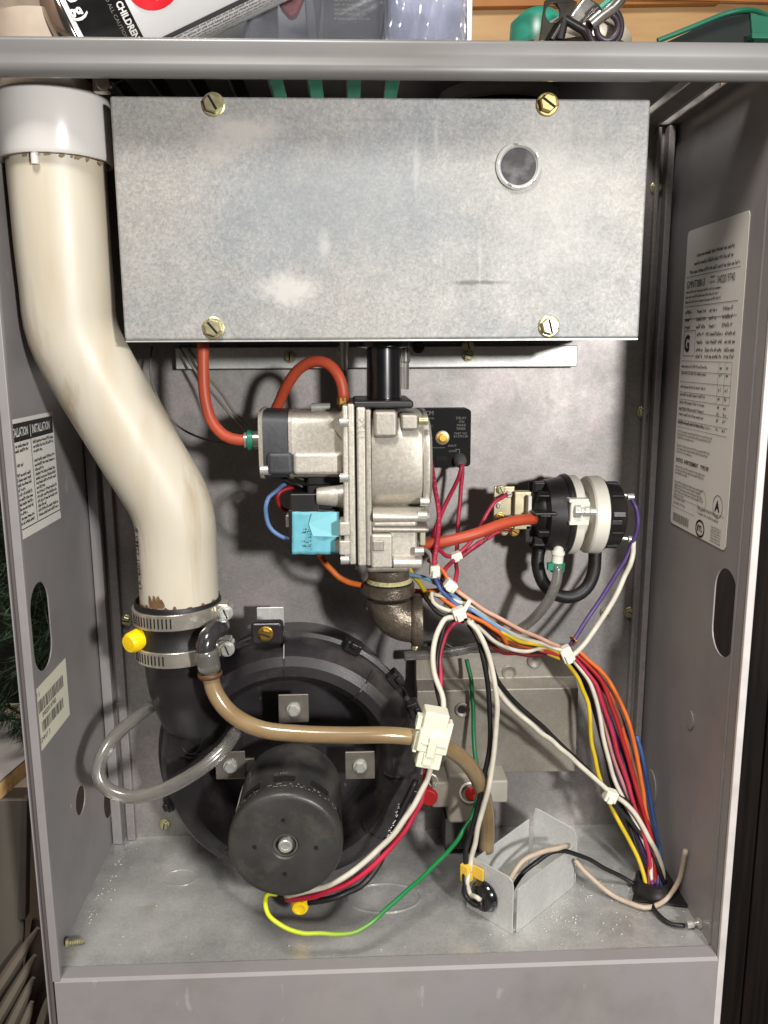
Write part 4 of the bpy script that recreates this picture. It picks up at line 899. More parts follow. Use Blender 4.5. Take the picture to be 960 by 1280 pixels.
# lower fan: tie D -> grommet
fan = [('yellow', WY, ((702, 820, .122), (722, 848, .120), (735, 880, .118), (741, 930, .114), (752, 980, .110), (775, 1030, .100), (797, 1070, .094), (808, 1108, .088)), 'yellow wire forming the left edge of the harness falling to the grommet'),
 ('white', WW, ((712, 820, .118), (735, 850, .115), (748, 885, .112), (757, 935, .108), (772, 985, .104), (795, 1030, .098), (812, 1070, .092), (814, 1108, .086)), 'bright white wire just right of the yellow one in the falling harness'),
 ('purple', WP, ((715, 822, .121), (738, 862, .121), (752, 915, .118), (770, 975, .112), (792, 1030, .104), (808, 1075, .095), (816, 1110, .089)), 'dark purple wire in the middle of the falling harness'),
 ('dark_red', WRD, ((718, 820, .118), (748, 862, .116), (765, 915, .112), (780, 965, .108), (797, 1020, .100), (812, 1070, .094), (820, 1108, .088)), 'dark red wire in the middle of the falling harness'),
 ('red', WR_, ((718, 816, .114), (750, 850, .111), (770, 900, .108), (787, 955, .104), (803, 1010, .098), (817, 1060, .092), (820, 1106, .086)), 'bright red wire inside the orange one in the falling harness'),
 ('brown', WBR, ((722, 818, .116), (758, 860, .114), (780, 915, .111), (795, 970, .106), (809, 1025, .098), (820, 1070, .092), (825, 1106, .088)), 'brown wire beside the orange one in the falling harness'),
 ('orange', WO, ((722, 812, .113), (760, 850, .110), (784, 900, .108), (798, 955, .105), (806, 1010, .100), (815, 1060, .094), (812, 1104, .084)), 'orange wire on the outer right curve of the falling harness'),
 ('blue', WBL, ((796, 920, .122), (806, 960, .116), (815, 1010, .108), (824, 1060, .098), (826, 1108, .088)), 'blue wire emerging at the far right of the falling harness'),
 ('black', WB, ((714, 824, .126), (742, 872, .125), (765, 930, .121), (787, 985, .114), (812, 1040, .106), (828, 1085, .096), (828, 1110, .090)), 'black wire behind the others in the falling harness'),
 ('black', WB, ((765, 1000, .100), (792, 1030, .097), (816, 1065, .092), (832, 1110, .086)), 'black wire leaving the lowest tie toward the grommet'),
 ('dark_red', WRD, ((714, 826, .128), (744, 880, .127), (770, 950, .122), (790, 1010, .112), (808, 1060, .101), (811, 1110, .092)), 'hidden dark red wire at the back of the falling harness'),
 ('purple', WP, ((720, 822, .125), (754, 880, .124), (782, 950, .119), (802, 1015, .109), (821, 1065, .099), (822, 1110, .092)), 'purple wire behind the brown one in the falling harness'),
 ('raspberry', WMG, ((716, 819, .115), (744, 856, .112), (762, 905, .109), (778, 960, .105), (796, 1015, .099), (810, 1066, .092), (817, 1107, .087)), 'raspberry wire between the white and bright red ones in the falling harness'),
 ('striped', wm('dusty_pink', (196, 140, 140)), ((716, 823, .119), (742, 860, .117), (758, 910, .114), (774, 968, .109), (800, 1028, .100), (815, 1072, .093), (821, 1108, .088)), 'dusty pink wire half hidden behind the raspberry one'),
 ('orange', wm('deep_orange', (196, 84, 34)), ((720, 815, .117), (754, 853, .115), (776, 905, .112), (791, 960, .108), (801, 1015, .102), (812, 1062, .094), (810, 1106, .086)), 'deeper orange wire inside the brown one in the falling harness'),
 ('blue', wm('slate_blue', (70, 88, 120)), ((724, 820, .122), (762, 872, .120), (788, 925, .117), (802, 975, .112), (815, 1028, .103), (826, 1075, .094), (824, 1108, .088)), 'slate blue wire tracking behind the outer orange wire'),
 ('black', WB, ((710, 824, .123), (734, 862, .122), (750, 915, .119), (766, 980, .113), (784, 1025, .105), (800, 1072, .096), (812, 1108, .089)), 'black wire just behind the yellow one in the falling harness'),
 ('blue', wm('navy', (44, 50, 96)), ((790, 1000, .115), (804, 1035, .106), (816, 1075, .097), (818, 1108, .091)), 'navy blue wire low in the falling harness')]
for n, mtl, pth, lab in fan: hw(n+'_wire', lab, mtl, pth, .0021)
# upper bundle: tie C -> tie D
upb = [('white', WW, ((540, 742, .082), (560, 748, .076), (585, 757, .074), (615, 778, .078), (650, 797, .088), (690, 808, .104), (712, 818, .113)), 'upper white wire sweeping right from the cable ties'),
 ('white', WW, ((555, 755, .080), (580, 768, .072), (605, 790, .074), (630, 808, .082), (660, 814, .094), (690, 809, .106), (712, 821, .112)), 'lower white wire curving below the upper bundle'),
 ('orange', WO, ((535, 700, .09), (552, 712, .082), (565, 732, .078), (592, 753, .076), (630, 778, .084), (670, 797, .100), (712, 816, .120)), 'orange wire arcing above the white wires of the upper bundle'),
 ('pink', wm('peach', (224, 176, 150)), ((560, 730, .078), (590, 752, .073), (625, 774, .075), (665, 794, .090), (700, 808, .108)), 'peach wire topmost in the upper bundle'),
 ('orange', WO, ((548, 745, .080), (575, 763, .070), (605, 778, .070), (624, 790, .072), (634, 805, .078)), 'thick orange wire bending down in the middle of the upper bundle'),
 ('light_blue', WLB, ((505, 716, .096), (530, 722, .088), (556, 736, .080), (580, 756, .073), (608, 775, .073), (640, 795, .086), (675, 806, .102), (712, 819, .117)), 'light blue wire running along the upper bundle'),
 ('yellow', WY, ((566, 735, .084), (580, 748, .080), (598, 765, .078), (630, 795, .084), (660, 806, .096), (692, 820, .110), (706, 824, .117)), 'yellow wire on the lower side of the upper bundle'),
 ('yellow', WY, ((625, 790, .079), (650, 801, .088), (680, 808, .102), (712, 822, .116)), 'short yellow length showing beside the thick orange wire'),
 ('red', WR_, ((560, 755, .084), (590, 775, .080), (620, 800, .084), (655, 815, .098), (685, 812, .108), (712, 822, .115)), 'red wire below the white wires of the upper bundle'),
 ('dark_red', WRD, ((588, 778, .086), (608, 800, .090), (630, 816, .098), (660, 818, .106), (690, 817, .113), (714, 824, .118)), 'dark red wire hanging lowest in the upper bundle'),
 ('brown', WBR, ((575, 765, .080), (600, 783, .078), (625, 800, .082), (660, 808, .098), (712, 818, .118)), 'brown wire inside the upper bundle'),
 ('green', WG, ((570, 750, .084), (600, 770, .082), (640, 792, .090), (680, 804, .106), (712, 818, .120)), 'dark green wire inside the upper bundle'),
 ('black', WB, ((552, 722, .084), (566, 742, .080), (586, 760, .077), (612, 782, .079), (650, 802, .092), (712, 820, .121)), 'black wire inside the upper bundle'),
 ('blue', WBL, ((543, 722, .080), (552, 738, .076), (572, 756, .072), (590, 764, .073)), 'blue wire twisting through the first cable tie'),
 ('red', WMG, ((555, 748, .082), (582, 770, .078), (612, 792, .081), (645, 812, .094), (680, 814, .106), (712, 821, .116)), 'raspberry wire weaving under the yellow in the upper bundle'),
 ('white', wm('ivory', (206, 196, 170)), ((556, 738, .081), (584, 757, .077), (612, 776, .079), (648, 796, .091), (684, 806, .104), (712, 817, .115)), 'ivory wire between the two bright white ones of the upper bundle'),
 ('black', WB, ((560, 764, .080), (590, 778, .076), (616, 796, .079), (640, 812, .090), (675, 815, .103), (712, 823, .117)), 'black wire under the lower white one of the upper bundle'),
 ('orange', wm('deep_orange', (196, 84, 34)), ((520, 741, .100), (545, 744, .086), (572, 760, .079), (600, 778, .078), (640, 803, .090), (690, 813, .108)), 'deeper orange wire passing through the middle of the upper bundle'),
 ('purple', WP, ((546, 724, .083), (560, 745, .079), (590, 768, .078), (625, 798, .085), (670, 812, .102), (714, 822, .122)), 'purple wire inside the upper bundle'),
 ('white', WW, ((540, 740, .078), (541, 752, .074), (556, 762, .070), (576, 768, .069)), 'short white wire hooking left of the bundle tie'),
 ('black', WB, ((530, 742, .084), (536, 755, .078), (552, 768, .072), (572, 770, .070)), 'short black wire hooking left of the bundle tie')]
for n, mtl, pth, lab in upb: hw(n+'_wire', lab, mtl, pth, .0019)
# wires coming from the left of the bundle
hw('orange_wire', 'orange wire dropping from the solenoid toward the bundle', WO, ((398, 690, .085), (408, 706, .080), (425, 722, .078), (452, 732, .090), (485, 736, .110), (515, 738, .106), (540, 741, .084)), .0026)
hw('pink_wire', 'pink wire passing behind the iron elbow', WPK, ((500, 744, .112), (520, 746, .100), (545, 742, .084)), .0022)
hw('orange_wire', 'short orange wire above the pink one behind the iron elbow', WO, ((500, 736, .112), (524, 739, .100), (548, 738, .084)), .0022)
hw('yellow_wire', 'yellow wire peeping out under the valve corner', WY, ((508, 700, .105), (514, 714, .100), (524, 728, .094), (535, 745, .086), (538, 756, .086)), .0020)
hw('grey_wire', 'pale grey wire curving from the valve to the first tie', wm('grey', (176, 168, 160)), ((524, 682, .09), (534, 690, .084), (541, 702, .076), (545, 716, .072)), .0020)
# solenoid loops
hw('blue_wire', 'thin light blue wire looping left of the solenoid', wm('steel_blue', (96, 128, 176)), ((360, 603, .082), (345, 613, .070), (333, 632, .066), (335, 655, .066), (350, 670, .067), (366, 675, .070)), .0019)
hw('red_wire', 'small red loop behind the blue wire at the solenoid', WR_, ((370, 610, .085), (355, 612, .078), (347, 622, .076), (352, 634, .08), (362, 640, .085)), .0018)
hw('black_wire', 'black wire under the regulator running to the wiring block', WB, ((345, 592, .08), (358, 600, .075), (372, 606, .073), (388, 610, .075)), .0019)
hw('black_wire', 'second black wire under the regulator next to the wiring block', WB, ((352, 590, .082), (366, 594, .076), (380, 600, .074), (392, 602, .076)), .0019)
# thermostat-red group
hw('striped_wire', 'raspberry wire with white flecks falling from the timer left side', WMG, ((538, 574, .150), (542, 600, .125), (547, 630, .105), (548, 660, .092), (544, 690, .078), (543, 715, .072)), .0022)
random.seed(9); bm = newbm(); sp = spline(pts((538, 574, .150), (542, 600, .125), (547, 630, .105), (548, 660, .092), (544, 690, .078), (543, 715, .072)), .003)
for i in range(1, len(sp)-2, 2): cyl(bm, sp[i]+Vector((0, -.0013, 0)), sp[i]+(sp[i+1]-sp[i])*.5+Vector((.0006, -.0013, 0)), .0012, seg=6)
o_ = obj('white_flecks', bm, WPK, bpy.data.objects['striped_wire'])
hw('red_wire', 'red wire from the timer boot crossing down to the first tie', WMG, ((577, 580, .150), (574, 597, .145), (562, 620, .130), (551, 645, .112), (543, 668, .100), (541, 690, .088), (546, 712, .075)), .0020)
hw('red_wire', 'red wire falling straight from the timer boot', WMG, ((578, 580, .150), (576, 610, .150), (573, 650, .146), (571, 690, .130), (570, 716, .10), (566, 742, .082)), .0020)
hw('red_wire', 'red wire curving from the switch bracket top to the small tie', WMG, ((634, 618, .130), (618, 628, .126), (604, 650, .122), (592, 672, .12), (573, 692, .118), (556, 694, .110), (544, 680, .10)), .0020)
hw('red_wire', 'red wire curving from the switch bracket bottom to the small tie', WMG, ((626, 664, .132), (610, 672, .128), (592, 684, .122), (572, 697, .118), (556, 712, .095), (550, 735, .08)), .0020)
hw('dark_red_wire', 'dark red wire with a kink below the switch bracket', WRD, ((640, 663, .132), (618, 662, .130), (607, 674, .126), (590, 688, .122), (572, 700, .118)), .0018)
# switch wires right
hw('purple_wire', 'purple wire looping from the switch terminals down to the lower tie', WP, ((786, 621, .134), (795, 634, .130), (797, 655, .130), (790, 684, .130), (772, 715, .130), (750, 750, .128), (728, 782, .122), (713, 806, .114)), .0021)
hw('white_wire', 'white wire swinging down from the lower switch terminal', WW, ((792, 676, .132), (791, 692, .128), (782, 720, .126), (764, 755, .122), (742, 790, .118), (724, 812, .112), (714, 820, .112)), .0025)
# pair to the connector
hw('white_wire', 'white wire dropping into the top of the milky connector', WW, ((575, 772, .070), (556, 774, .064), (545, 795, .060), (541, 825, .054), (547, 855, .048), (554, 875, .044), (555, 900, .040)), .0024)
hw('black_wire', 'black wire dropping beside the white one into the milky connector', WB, ((578, 774, .074), (562, 776, .070), (552, 795, .068), (546, 825, .064), (545, 850, .058), (550, 880, .048), (552, 898, .044)), .0022)
hw('red_wire', 'red wire dropping beside the black one into the milky connector', WMG, ((580, 776, .076), (566, 780, .074), (555, 800, .072), (550, 825, .068), (551, 860, .058), (550, 880, .050), (548, 900, .044)), .0021)
hw('white_wire', 'white motor lead running from the connector under the motor', WW, ((538, 960, .030), (527, 990, .024), (505, 1025, .018), (475, 1060, .014), (440, 1090, .010), (405, 1108, .010), (372, 1117, .018), (358, 1120, .030)), .0025)
hw('red_wire', 'red motor lead running below the white one from the connector', wm('bright_red', (206, 36, 66)), ((533, 962, .033), (527, 1000, .028), (505, 1038, .021), (478, 1070, .016), (445, 1098, .012), (410, 1115, .012), (380, 1123, .018), (358, 1124, .030)), .0026)
lw = hw('black_wire', 'black printed motor lead hanging behind the white and red leads', WB, ((520, 975, .060), (505, 1005, .056), (494, 1035, .054), (481, 1062, .05), (470, 1085, .045), (450, 1108, .036), (420, 1122, .028), (385, 1128, .030)), .0028)
random.seed(2); bm = newbm(); sp = spline(pts((500, 1003, .0535), (493, 1022, .0512), (483, 1048, .049)), .0008)
for i in range(0, len(sp)-1): 
    if random.random() < .7: q = sp[i]+Vector((random.uniform(-.0012, .0012), -.0008, 0)); cyl(bm, q, q+Vector((.0009, 0, random.uniform(-.0012, .0012))), .0003, seg=4)
obj('print_marks', bm, WHT, lw)
# white + black to the bushing
hw('white_wire', 'white wire hanging from the harness tie to the yellow tag', WW, ((584, 776, .068), (600, 792, .064), (614, 830, .062), (621, 880, .060), (619, 930, .060), (610, 985, .060), (598, 1035, .062), (590, 1070, .062), (587, 1090, .060)), .0024)
hw('black_wire', 'black wire hanging from the harness tie to the yellow tag', WB, ((586, 780, .074), (598, 800, .070), (608, 840, .067), (613, 890, .066), (611, 940, .066), (602, 990, .066), (590, 1035, .066), (582, 1065, .064), (582, 1090, .062)), .0024)
fb = bc+nF*.0065
wire('white_wire', 'short white wire curling from the yellow tag into the black bushing', [P(585, 1088, .060), P(584, 1104, .056), P(588, 1118, .053), fb+Vector((-.003, -.003, .003)), fb], .0022, WW)
wire('black_wire', 'short black wire curling from the yellow tag into the black bushing', [P(582, 1088, .061), P(580, 1106, .056), P(585, 1124, .052), fb+Vector((-.001, -.004, -.003)), fb], .0024, WB)
# diagonal pair to tie E and beyond
hw('white_wire', 'white wire running diagonally from the bundle to the lowest tie', WW, ((588, 776, .068), (604, 810, .070), (613, 845, .076), (632, 876, .082), (664, 905, .088), (700, 935, .094), (735, 966, .098), (765, 992, .098), (792, 1014, .096), (812, 1048, .092), (826, 1078, .088), (829, 1104, .084)), .0024)
hw('black_wire', 'black wire running diagonally above the white one to the lowest tie', WB, ((592, 776, .072), (607, 805, .078), (622, 850, .086), (646, 880, .092), (680, 910, .097), (720, 948, .102), (758, 984, .102), (790, 1006, .100)), .0023)
# bracket exits
hw('aged_white_wire', 'yellowed white wire rising out of the floor bracket', WWP, ((637, 1101, .050), (650, 1080, .055), (672, 1066, .062), (695, 1060, .070), (709, 1057, .078)), .0024)
hw('black_wire', 'black wire leaving the floor bracket toward the grommet', WB, ((640, 1112, .060), (655, 1090, .066), (690, 1066, .074), (722, 1068, .082), (755, 1085, .086), (790, 1104, .086), (806, 1115, .084)), .0022)
hw('aged_white_wire', 'yellowed white wire looping across the floor and up at the right wall', WWP, ((719, 1075, .084), (740, 1098, .076), (770, 1121, .070), (805, 1134, .066), (832, 1124, .068), (850, 1098, .074), (857, 1063, .080)), .0023)
wire('black_wire', 'short black wire on the floor ending in a crimp by the right wall', [PZ(815, 1128, .004), PZ(822, 1143, .004), PZ(838, 1154, .004), PZ(856, 1157, .004)], .0021, WB)
bm = newbm(); q = PZ(858, 1156, .005); cyl(bm, q, q+Vector((.006, .001, 0)), .0028, seg=12); cyl(bm, q+Vector((.006, .001, 0)), q+Vector((.016, .002, .001)), .0016, seg=10); cyl(bm, q+Vector((.010, .001, 0)), q+Vector((.012, .002, 0)), .0042, seg=6)
tag(obj('ground_lug', bm, SILV, None), 'small silver crimp lug on the floor against the right wall', 'terminal')
# green / yellow ground wires
GY = mat('green_yellow_wire', (22, 128, 62), .38, 0, 0, 1)
N = GY.node_tree.nodes; L = GY.node_tree.links; rp = [n for n in N if n.type == 'VALTORGB'][0]; tc = [n for n in N if n.type == 'TEX_COORD'][0]
sx_ = N.new('ShaderNodeSeparateXYZ'); L.new(tc.outputs['Object'], sx_.inputs[0]); L.new(sx_.outputs[0], rp.inputs[0])
rp.color_ramp.elements[0].position = .155; rp.color_ramp.elements[1].position = .245; rp.color_ramp.elements[0].color = (*srgb((206, 214, 34)), 1); rp.color_ramp.elements[1].color = (*srgb((20, 118, 62)), 1)
hw('ground_wire', 'green and yellow ground wire sagging in front of the motor', GY, ((345, 1118, .030), (335, 1118, .018), (332, 1132, .010), (340, 1150, .006), (362, 1162, .004), (400, 1168, .004), (440, 1166, .006), (468, 1150, .012), (500, 1122, .026), (540, 1085, .048), (572, 1050, .070), (590, 1020, .084), (597, 992, .100)), .0020)
hw('green_wire', 'dark green wire hanging on the back wall above the trap', WG, ((583, 824, .150), (588, 850, .142), (592, 890, .138), (593, 930, .130), (596, 960, .120), (597, 995, .108)), .0021)
hw('thin_wire', 'thin dark wire curving behind the elbow on the back wall', wm('dark_green', (38, 52, 44)), ((534, 806, .165), (552, 804, .165), (566, 810, .165), (572, 818, .165)), .0019)
# thin bare capillary loop left of the first tube
hw('igniter_lead', 'thin pale lead curving left of the first orange-red tube', wm('pale_lead', (130, 122, 112)), ((190, 433, .17), (188, 455, .16), (194, 490, .15), (215, 525, .14), (245, 545, .13), (285, 556, .115), (325, 560, .10)), .0010)
hw('igniter_lead', 'pale straight lead from the burner box down to the valve', wm('pale_lead2', (162, 152, 138)), ((225, 435, .165), (256, 480, .15), (290, 520, .12), (318, 548, .11)), .0013)
hw('igniter_lead', 'second pale straight lead beside the first behind the red tube', wm('pale_lead2', (162, 152, 138)), ((236, 436, .168), (268, 482, .152), (298, 520, .125), (322, 548, .115)), .0013)

# ------------------------------------------------------------------ cable ties
def tie(u, v, Y, w_, h_, rot, lab):
    q = P(u, v, Y); bm = newbm(); Mx = Matrix.Rotation(math.radians(-rot), 4, 'Y'); Mx.translation = q; s = S(u, v, Y)
    o = thing('cable_tie', lab, 'cable tie', tuple(q), 'white nylon cable ties')
    box(bm, (-w_/2*s, 0, -h_/2*s), (w_/2*s, .010, h_/2*s), Mx); obj('band', bm, NYL, o, bevel=.0015)
    bm = newbm(); box(bm, (-w_*.3*s, -.0022, -h_*.5*s), (w_*.15*s, .002, h_*.1*s), Mx); obj('lock_head', bm, NYL, o, bevel=.0008)
tie(571, 697, .112, 15, 10, 20, 'small white tie joining the red wires below the timer')
tie(544, 715, .070, 13, 15, 0, 'white tie round the wires directly under the striped wire')
tie(564, 734, .070, 16, 13, -40, 'white tie slanting across the wires right of the iron elbow')
tie(575, 769, .062, 16, 15, 20, 'large translucent tie where wire pairs branch down to connector and bracket')
bm = newbm(); Mx = Matrix.Rotation(math.radians(-62), 4, 'Y'); Mx.translation = P(584, 757, .066); box(bm, (-.008, 0, -.0018), (.005, .0015, .0018), Mx); obj('tail', bm, NYL, bpy.data.objects['cable_tie.003'], bevel=.0008)
tie(710, 820, .106, 15, 20, 25, 'white tie at the bend where the harness turns down')
tie(765, 998, .092, 16, 15, -20, 'white tie low on the harness beside the right wall')
bm = newbm(); tube(bm, pts((714, 800, .118), (717, 806, .112), (720, 800, .110), (713, 797, .114)), .0010, 8); tag(obj('copper_clip', bm, mat('copper', (170, 108, 50), .35, .9), None, smooth=180), 'tiny copper clip above the tie at the harness bend', 'clip')

# ------------------------------------------------------------------ milky connector
cn = thing('wire_connector', 'milky plug connector joining the motor wires in front of the brown hose', 'connector', tuple(P(541, 928, .02)))
Mx = Matrix.Rotation(math.radians(12), 4, 'Y'); Mx.translation = P(541, 928, .016); s_ = S(541, 928, .016)
def cbx(x0, z0, x1, z1, y0, y1, nm, bv=.0012):
    bm = newbm(); box(bm, (x0*s_, y0, z0*s_), (x1*s_, y1, z1*s_), Mx); obj(nm, bm, CONN, cn, bevel=bv)
cbx(-17, 6, 14, 38, .0, .016, 'plug'); cbx(-19, -14, 20, 14, -.002, .018, 'collar'); cbx(-15, -36, 16, -8, -.001, .017, 'receptacle')
cbx(-24, 10, -17, 28, .004, .012, 'latch', .0006); cbx(14, 0, 22, 26, .003, .012, 'latch', .0006)
cbx(-6, -18, 4, 8, -.0045, .0, 'ramp', .0008); cbx(-22, -20, -17, 8, .003, .012, 'side_rib', .0006); cbx(-14, -2, 16, 0, -.0035, .0, 'seam_rib', .0004)
cbx(-8, -30, 3, -14, -.0028, .0, 'window', .0006)

# ================================================================== THINGS AROUND
# aerosol can lying on top
can_d = Vector((.913, 0, .408)); A0 = P(103, 41, .045); n_c = Vector((0, -1, 0)); u_c = can_d.cross(n_c); u_c = -u_c if u_c.z < 0 else u_c
cr = .034
ac = thing('aerosol_can', 'white aerosol can with black warning band and red spot lying on top at left', 'spray can', tuple(A0))
bm = newbm(); lathe(bm, A0, can_d, [(-.014, .020), (-.0135, .026), (-.010, .0305), (-.004, .0345), (-.001, .0350), (0, cr+.0004), (.002, cr), (.030, cr), (.20, cr), (.21, .028), (.213, .02)], 56, True); obj('can_body', bm, mat('glossy_white_can', (226, 226, 226), .2, .1, .02, 20, coat=.4), ac, smooth=40)
bm = newbm(); lathe(bm, A0, can_d, [(-.0145, .019), (-.014, .0262), (-.0105, .031), (-.0045, .0352), (-.0012, .0357), (0, .0352), (.0005, .0346)], 56); obj('bottom_rim', bm, mat('chrome_rim', (150, 140, 130), .15, .95, .1, 60), ac, smooth=60)
def canpt(t, ang, r=cr): return A0+can_d*t+(n_c*math.cos(ang)+u_c*math.sin(ang))*r
def canpatch(t0, t1, a0, a1, mt2, nm, r):
    bm = newbm(); n = 24; V = [[bm.verts.new(canpt(t, math.radians(a0+(a1-a0)*k/n), r)) for k in range(n+1)] for t in (t0, t1)]
    for k in range(n): bm.faces.new((V[0][k], V[0][k+1], V[1][k+1], V[1][k]))
    return obj(nm, bm, mt2, ac, smooth=60)
canpatch(.0035, .0365, -100, 100, mat('black_print', (20, 20, 20), .25, coat=.4), 'black_band', cr+.0002)
def canfn(t, a0): return lambda x, y: canpt(t+y, a0-x/cr, cr+.0005)
textmesh('OUT OF REACH OF CHILDREN', .0058, canfn(.0305, math.radians(-50)), WHT, ac, bold=.0002, sx=.80, align='RIGHT')
textmesh('10 OZ (280 g)', .0105, canfn(.0050, math.radians(-14)), WHT, ac, bold=.0003, align='RIGHT')
textmesh('VAPOR HARMFUL  READ ALL CAUTIONS', .0032, canfn(.0258, math.radians(-48)), GRYI, ac, align='RIGHT')
bm = newbm(); vc = bm.verts.new(canpt(.0565, math.radians(-12), cr+.0006)); rg = []
for k in range(40):
    a = 2*math.pi*k/40; rg.append(bm.verts.new(canpt(.0565+.0165*math.cos(a), math.radians(-12)+.0135*math.sin(a)/cr, cr+.0006)))
for k in range(40): bm.faces.new((vc, rg[k], rg[(k+1) % 40]))
obj('red_spot', bm, mat('red_print', (206, 34, 44), .2, coat=.5), ac, smooth=60)
canpatch(.045, .20, -66, -60, mat('grey_line', (70, 70, 72), .3), 'side_seam', cr+.0003)
bm = newbm()
for rr_ in range(5): words(bm, lambda x, y: canpt(.075+x, math.radians(-88)+y/cr, cr+.0004), -.02, .09, rr_*.0028, .0019)
obj('fine_print', bm, GRYI, ac)

def slab(nm, quad, Y, th, mt2, parent=None, bev=0, **k):
    bm = newbm(); q = [P(u, v, Y) for u, v in quad]; a_ = [bm.verts.new(v) for v in q]; b_ = [bm.verts.new(v+Vector((0, th, 0))) for v in q]
    bm.faces.new(a_); bm.faces.new(b_[::-1])
    n = len(q)
    for s in range(n): bm.faces.new((a_[s], a_[(s+1) % n], b_[(s+1) % n], b_[s]))
    return obj(nm, bm, mt2, parent, bevel=bev, **k)
bm = newbm(); box(bm, (.040, .05, TZ+.001), (.163, .26, TZ+.009)); tag(obj('added_dark_tray', bm, mat('added_dark_tray', (24, 23, 22), .6), None, bevel=.002), 'added flat black tray that darkens the slots under the aerosol can', 'tray')  # tray added so the left slots look dark from below
# blister packs
bp_ = thing('blister_pack', 'clear blister pack holding a red-tipped grey tool, standing right of the can', 'packaging', tuple(P(330, 60, .09)))
slab('clear_shell', [(300, 62), (315, -40), (405, -40), (402, 62)], .070, .030, CLEARP, bp_, .003)
slab('grey_tool', [(215, 62), (300, -30), (345, -30), (350, 62)], .110, .02, mat('dark_grey_plastic', (96, 98, 100), .4), bp_, .004)
slab('red_tip', [(334, -30), (392, -30), (371, 20), (363, 24), (352, 12)], .082, .012, mat('dull_red_plastic', (168, 52, 58), .4), bp_, .003)
slab('pale_backing', [(318, 60), (338, -30), (420, -30), (410, 60)], .115, .002, mat('grey_backing_card', (150, 148, 148), .6), bp_)
bp2 = thing('blister_pack', 'clear pack with dark printed card in the middle of the cabinet top', 'packaging', tuple(P(440, 60, .09)))
slab('dark_card', [(398, 62), (388, -30), (476, -30), (476, 62)], .095, .006, mat('dark_grey_card', (84, 80, 76), .5), bp2, .001)
bm = newbm(); q = P(418, 27, .0945); fcard = lambda x, y: Vector((q.x+x, .0942, q.z+y))
for r_ in range(12): words(bm, fcard, 0, .026-(r_ % 3)*.003, r_*.0030, .0021)
obj('fine_print', bm, mat('cream_print', (190, 180, 150), .6), bp2)
slab('clear_shell', [(385, 64), (378, -40), (482, -40), (482, 64)], .080, .012, CLEARP, bp2, .003)
bp3 = thing('plastic_bag', 'cloudy clear plastic bag standing left of the wooden door panel', 'packaging', tuple(P(530, 60, .08)))
bm = newbm(); rows, cols = 14, 22; V_ = []; random.seed(21)
for j in range(rows+1):
    for i in range(cols+1):
        u = 476+108*i/cols; v = -50+115*j/rows; V_.append(bm.verts.new(P(u, v, .082+.004*math.sin(i*.9+j*.3)+random.uniform(-.002, .002)-.006*math.sin(math.pi*i/cols))))
for j in range(rows):
    for i in range(cols): k = j*(cols+1)+i; bm.faces.new((V_[k], V_[k+1], V_[k+cols+2], V_[k+cols+1]))
o_ = obj('film', bm, CLEARP, bp3, smooth=180); o_.modifiers.new('s', 'SOLIDIFY').thickness = .0006
slab('pale_contents', [(482, 64), (482, -50), (582, -50), (582, 64)], .098, .012, mat('pale_lilac_plastic', (176, 178, 200), .35, 0, .12, 30, 1.0, 40, coat=.4), bp3, .004, )
slab('white_edge', [(578, 64), (580, -50), (592, -50), (590, 64)], .085, .014, mat('white_edge', (228, 226, 226), .4), bp3, .002)

# latch hardware on top
lt = thing('toggle_latch', 'black and chrome toggle latch lying on the cabinet top', 'hardware', tuple(P(715, 60, .08)))
q = lambda u, v: (P(u, v, .07).x, P(u, v, .07).z)
bm = newbm(); hc = q(691, 16); plate(bm, [[q(674, 52), q(677, 30), q(681, 0), (q(700, -8)), q(722, 2), q(716, 22), q(702, 48)], ring2(hc[0], hc[1], .0050, .0062, 20)], lambda x, z, h: Vector((x, .07+h, z)), .003); obj('hook_plate', bm, mat('black_oxide_steel', (58, 54, 48), .3, .7, .2, 60), lt, bevel=.0006)
bm = newbm(); 
for (u0, v0, u1, v1, r) in ((700, 50, 706, 24, .003), (706, 24, 730, 38, .003), (730, 38, 738, 52, .003), (690, 50, 706, 24, .002)): cyl(bm, P(u0, v0, .062), P(u1, v1, .062), r, seg=10)
obj('black_lever', bm, BLK, lt, smooth=40)
slab('chrome_block', [(712, 20), (732, -8), (752, 6), (740, 26), (722, 40)], .066, .012, mat('chrome', (196, 192, 186), .22, .95, .1, 80), lt, .002)
bm = newbm(); tube(bm, pts((738, 30, .056), (752, 18, .054), (766, 8, .052), (776, -4, .050)), .0048, 14); obj('chrome_lever', bm, mat('chrome', (196, 192, 186), .22, .95), lt, smooth=60)
bm = newbm(); tube(bm, pts((750, 10, .050), (764, -2, .049), (774, -10, .048)), .0022, 10); obj('green_inlay', bm, GREENP, lt, smooth=60)
for (du, r) in ((0, .0115), (3, .0075)):
    bm = newbm(); tube(bm, [P(756+du, 34, .060-du*.001)+Vector((r*math.cos(k), 0, r*1.1*math.sin(k))) for k in [2*math.pi*j/16 for j in range(17)]], .0022, 10); obj('rubber_loop', bm, mat('dark_purple_rubber', (52, 44, 50), .4), lt, smooth=60)
bm = newbm(); lathe(bm, P(726, 66, .10), (0, 0, 1), [(0, .034), (.006, .036), (.016, .030), (.024, .016), (.026, .001)], 32); obj('pale_dome', bm, mat('pale_metal_dome', (190, 180, 164), .4, .3), lt, smooth=60)
bm = newbm(); lathe(bm, P(672, 62, .13), (0, 0, 1), [(0, .022), (.018, .021), (.026, .012), (.027, .001)], 28); tag(obj('teal_canister', bm, mat('teal_plastic', (44, 128, 106), .35, 0, .1, 40), None, smooth=60), 'round teal plastic canister top behind the black latch plate', 'canister')

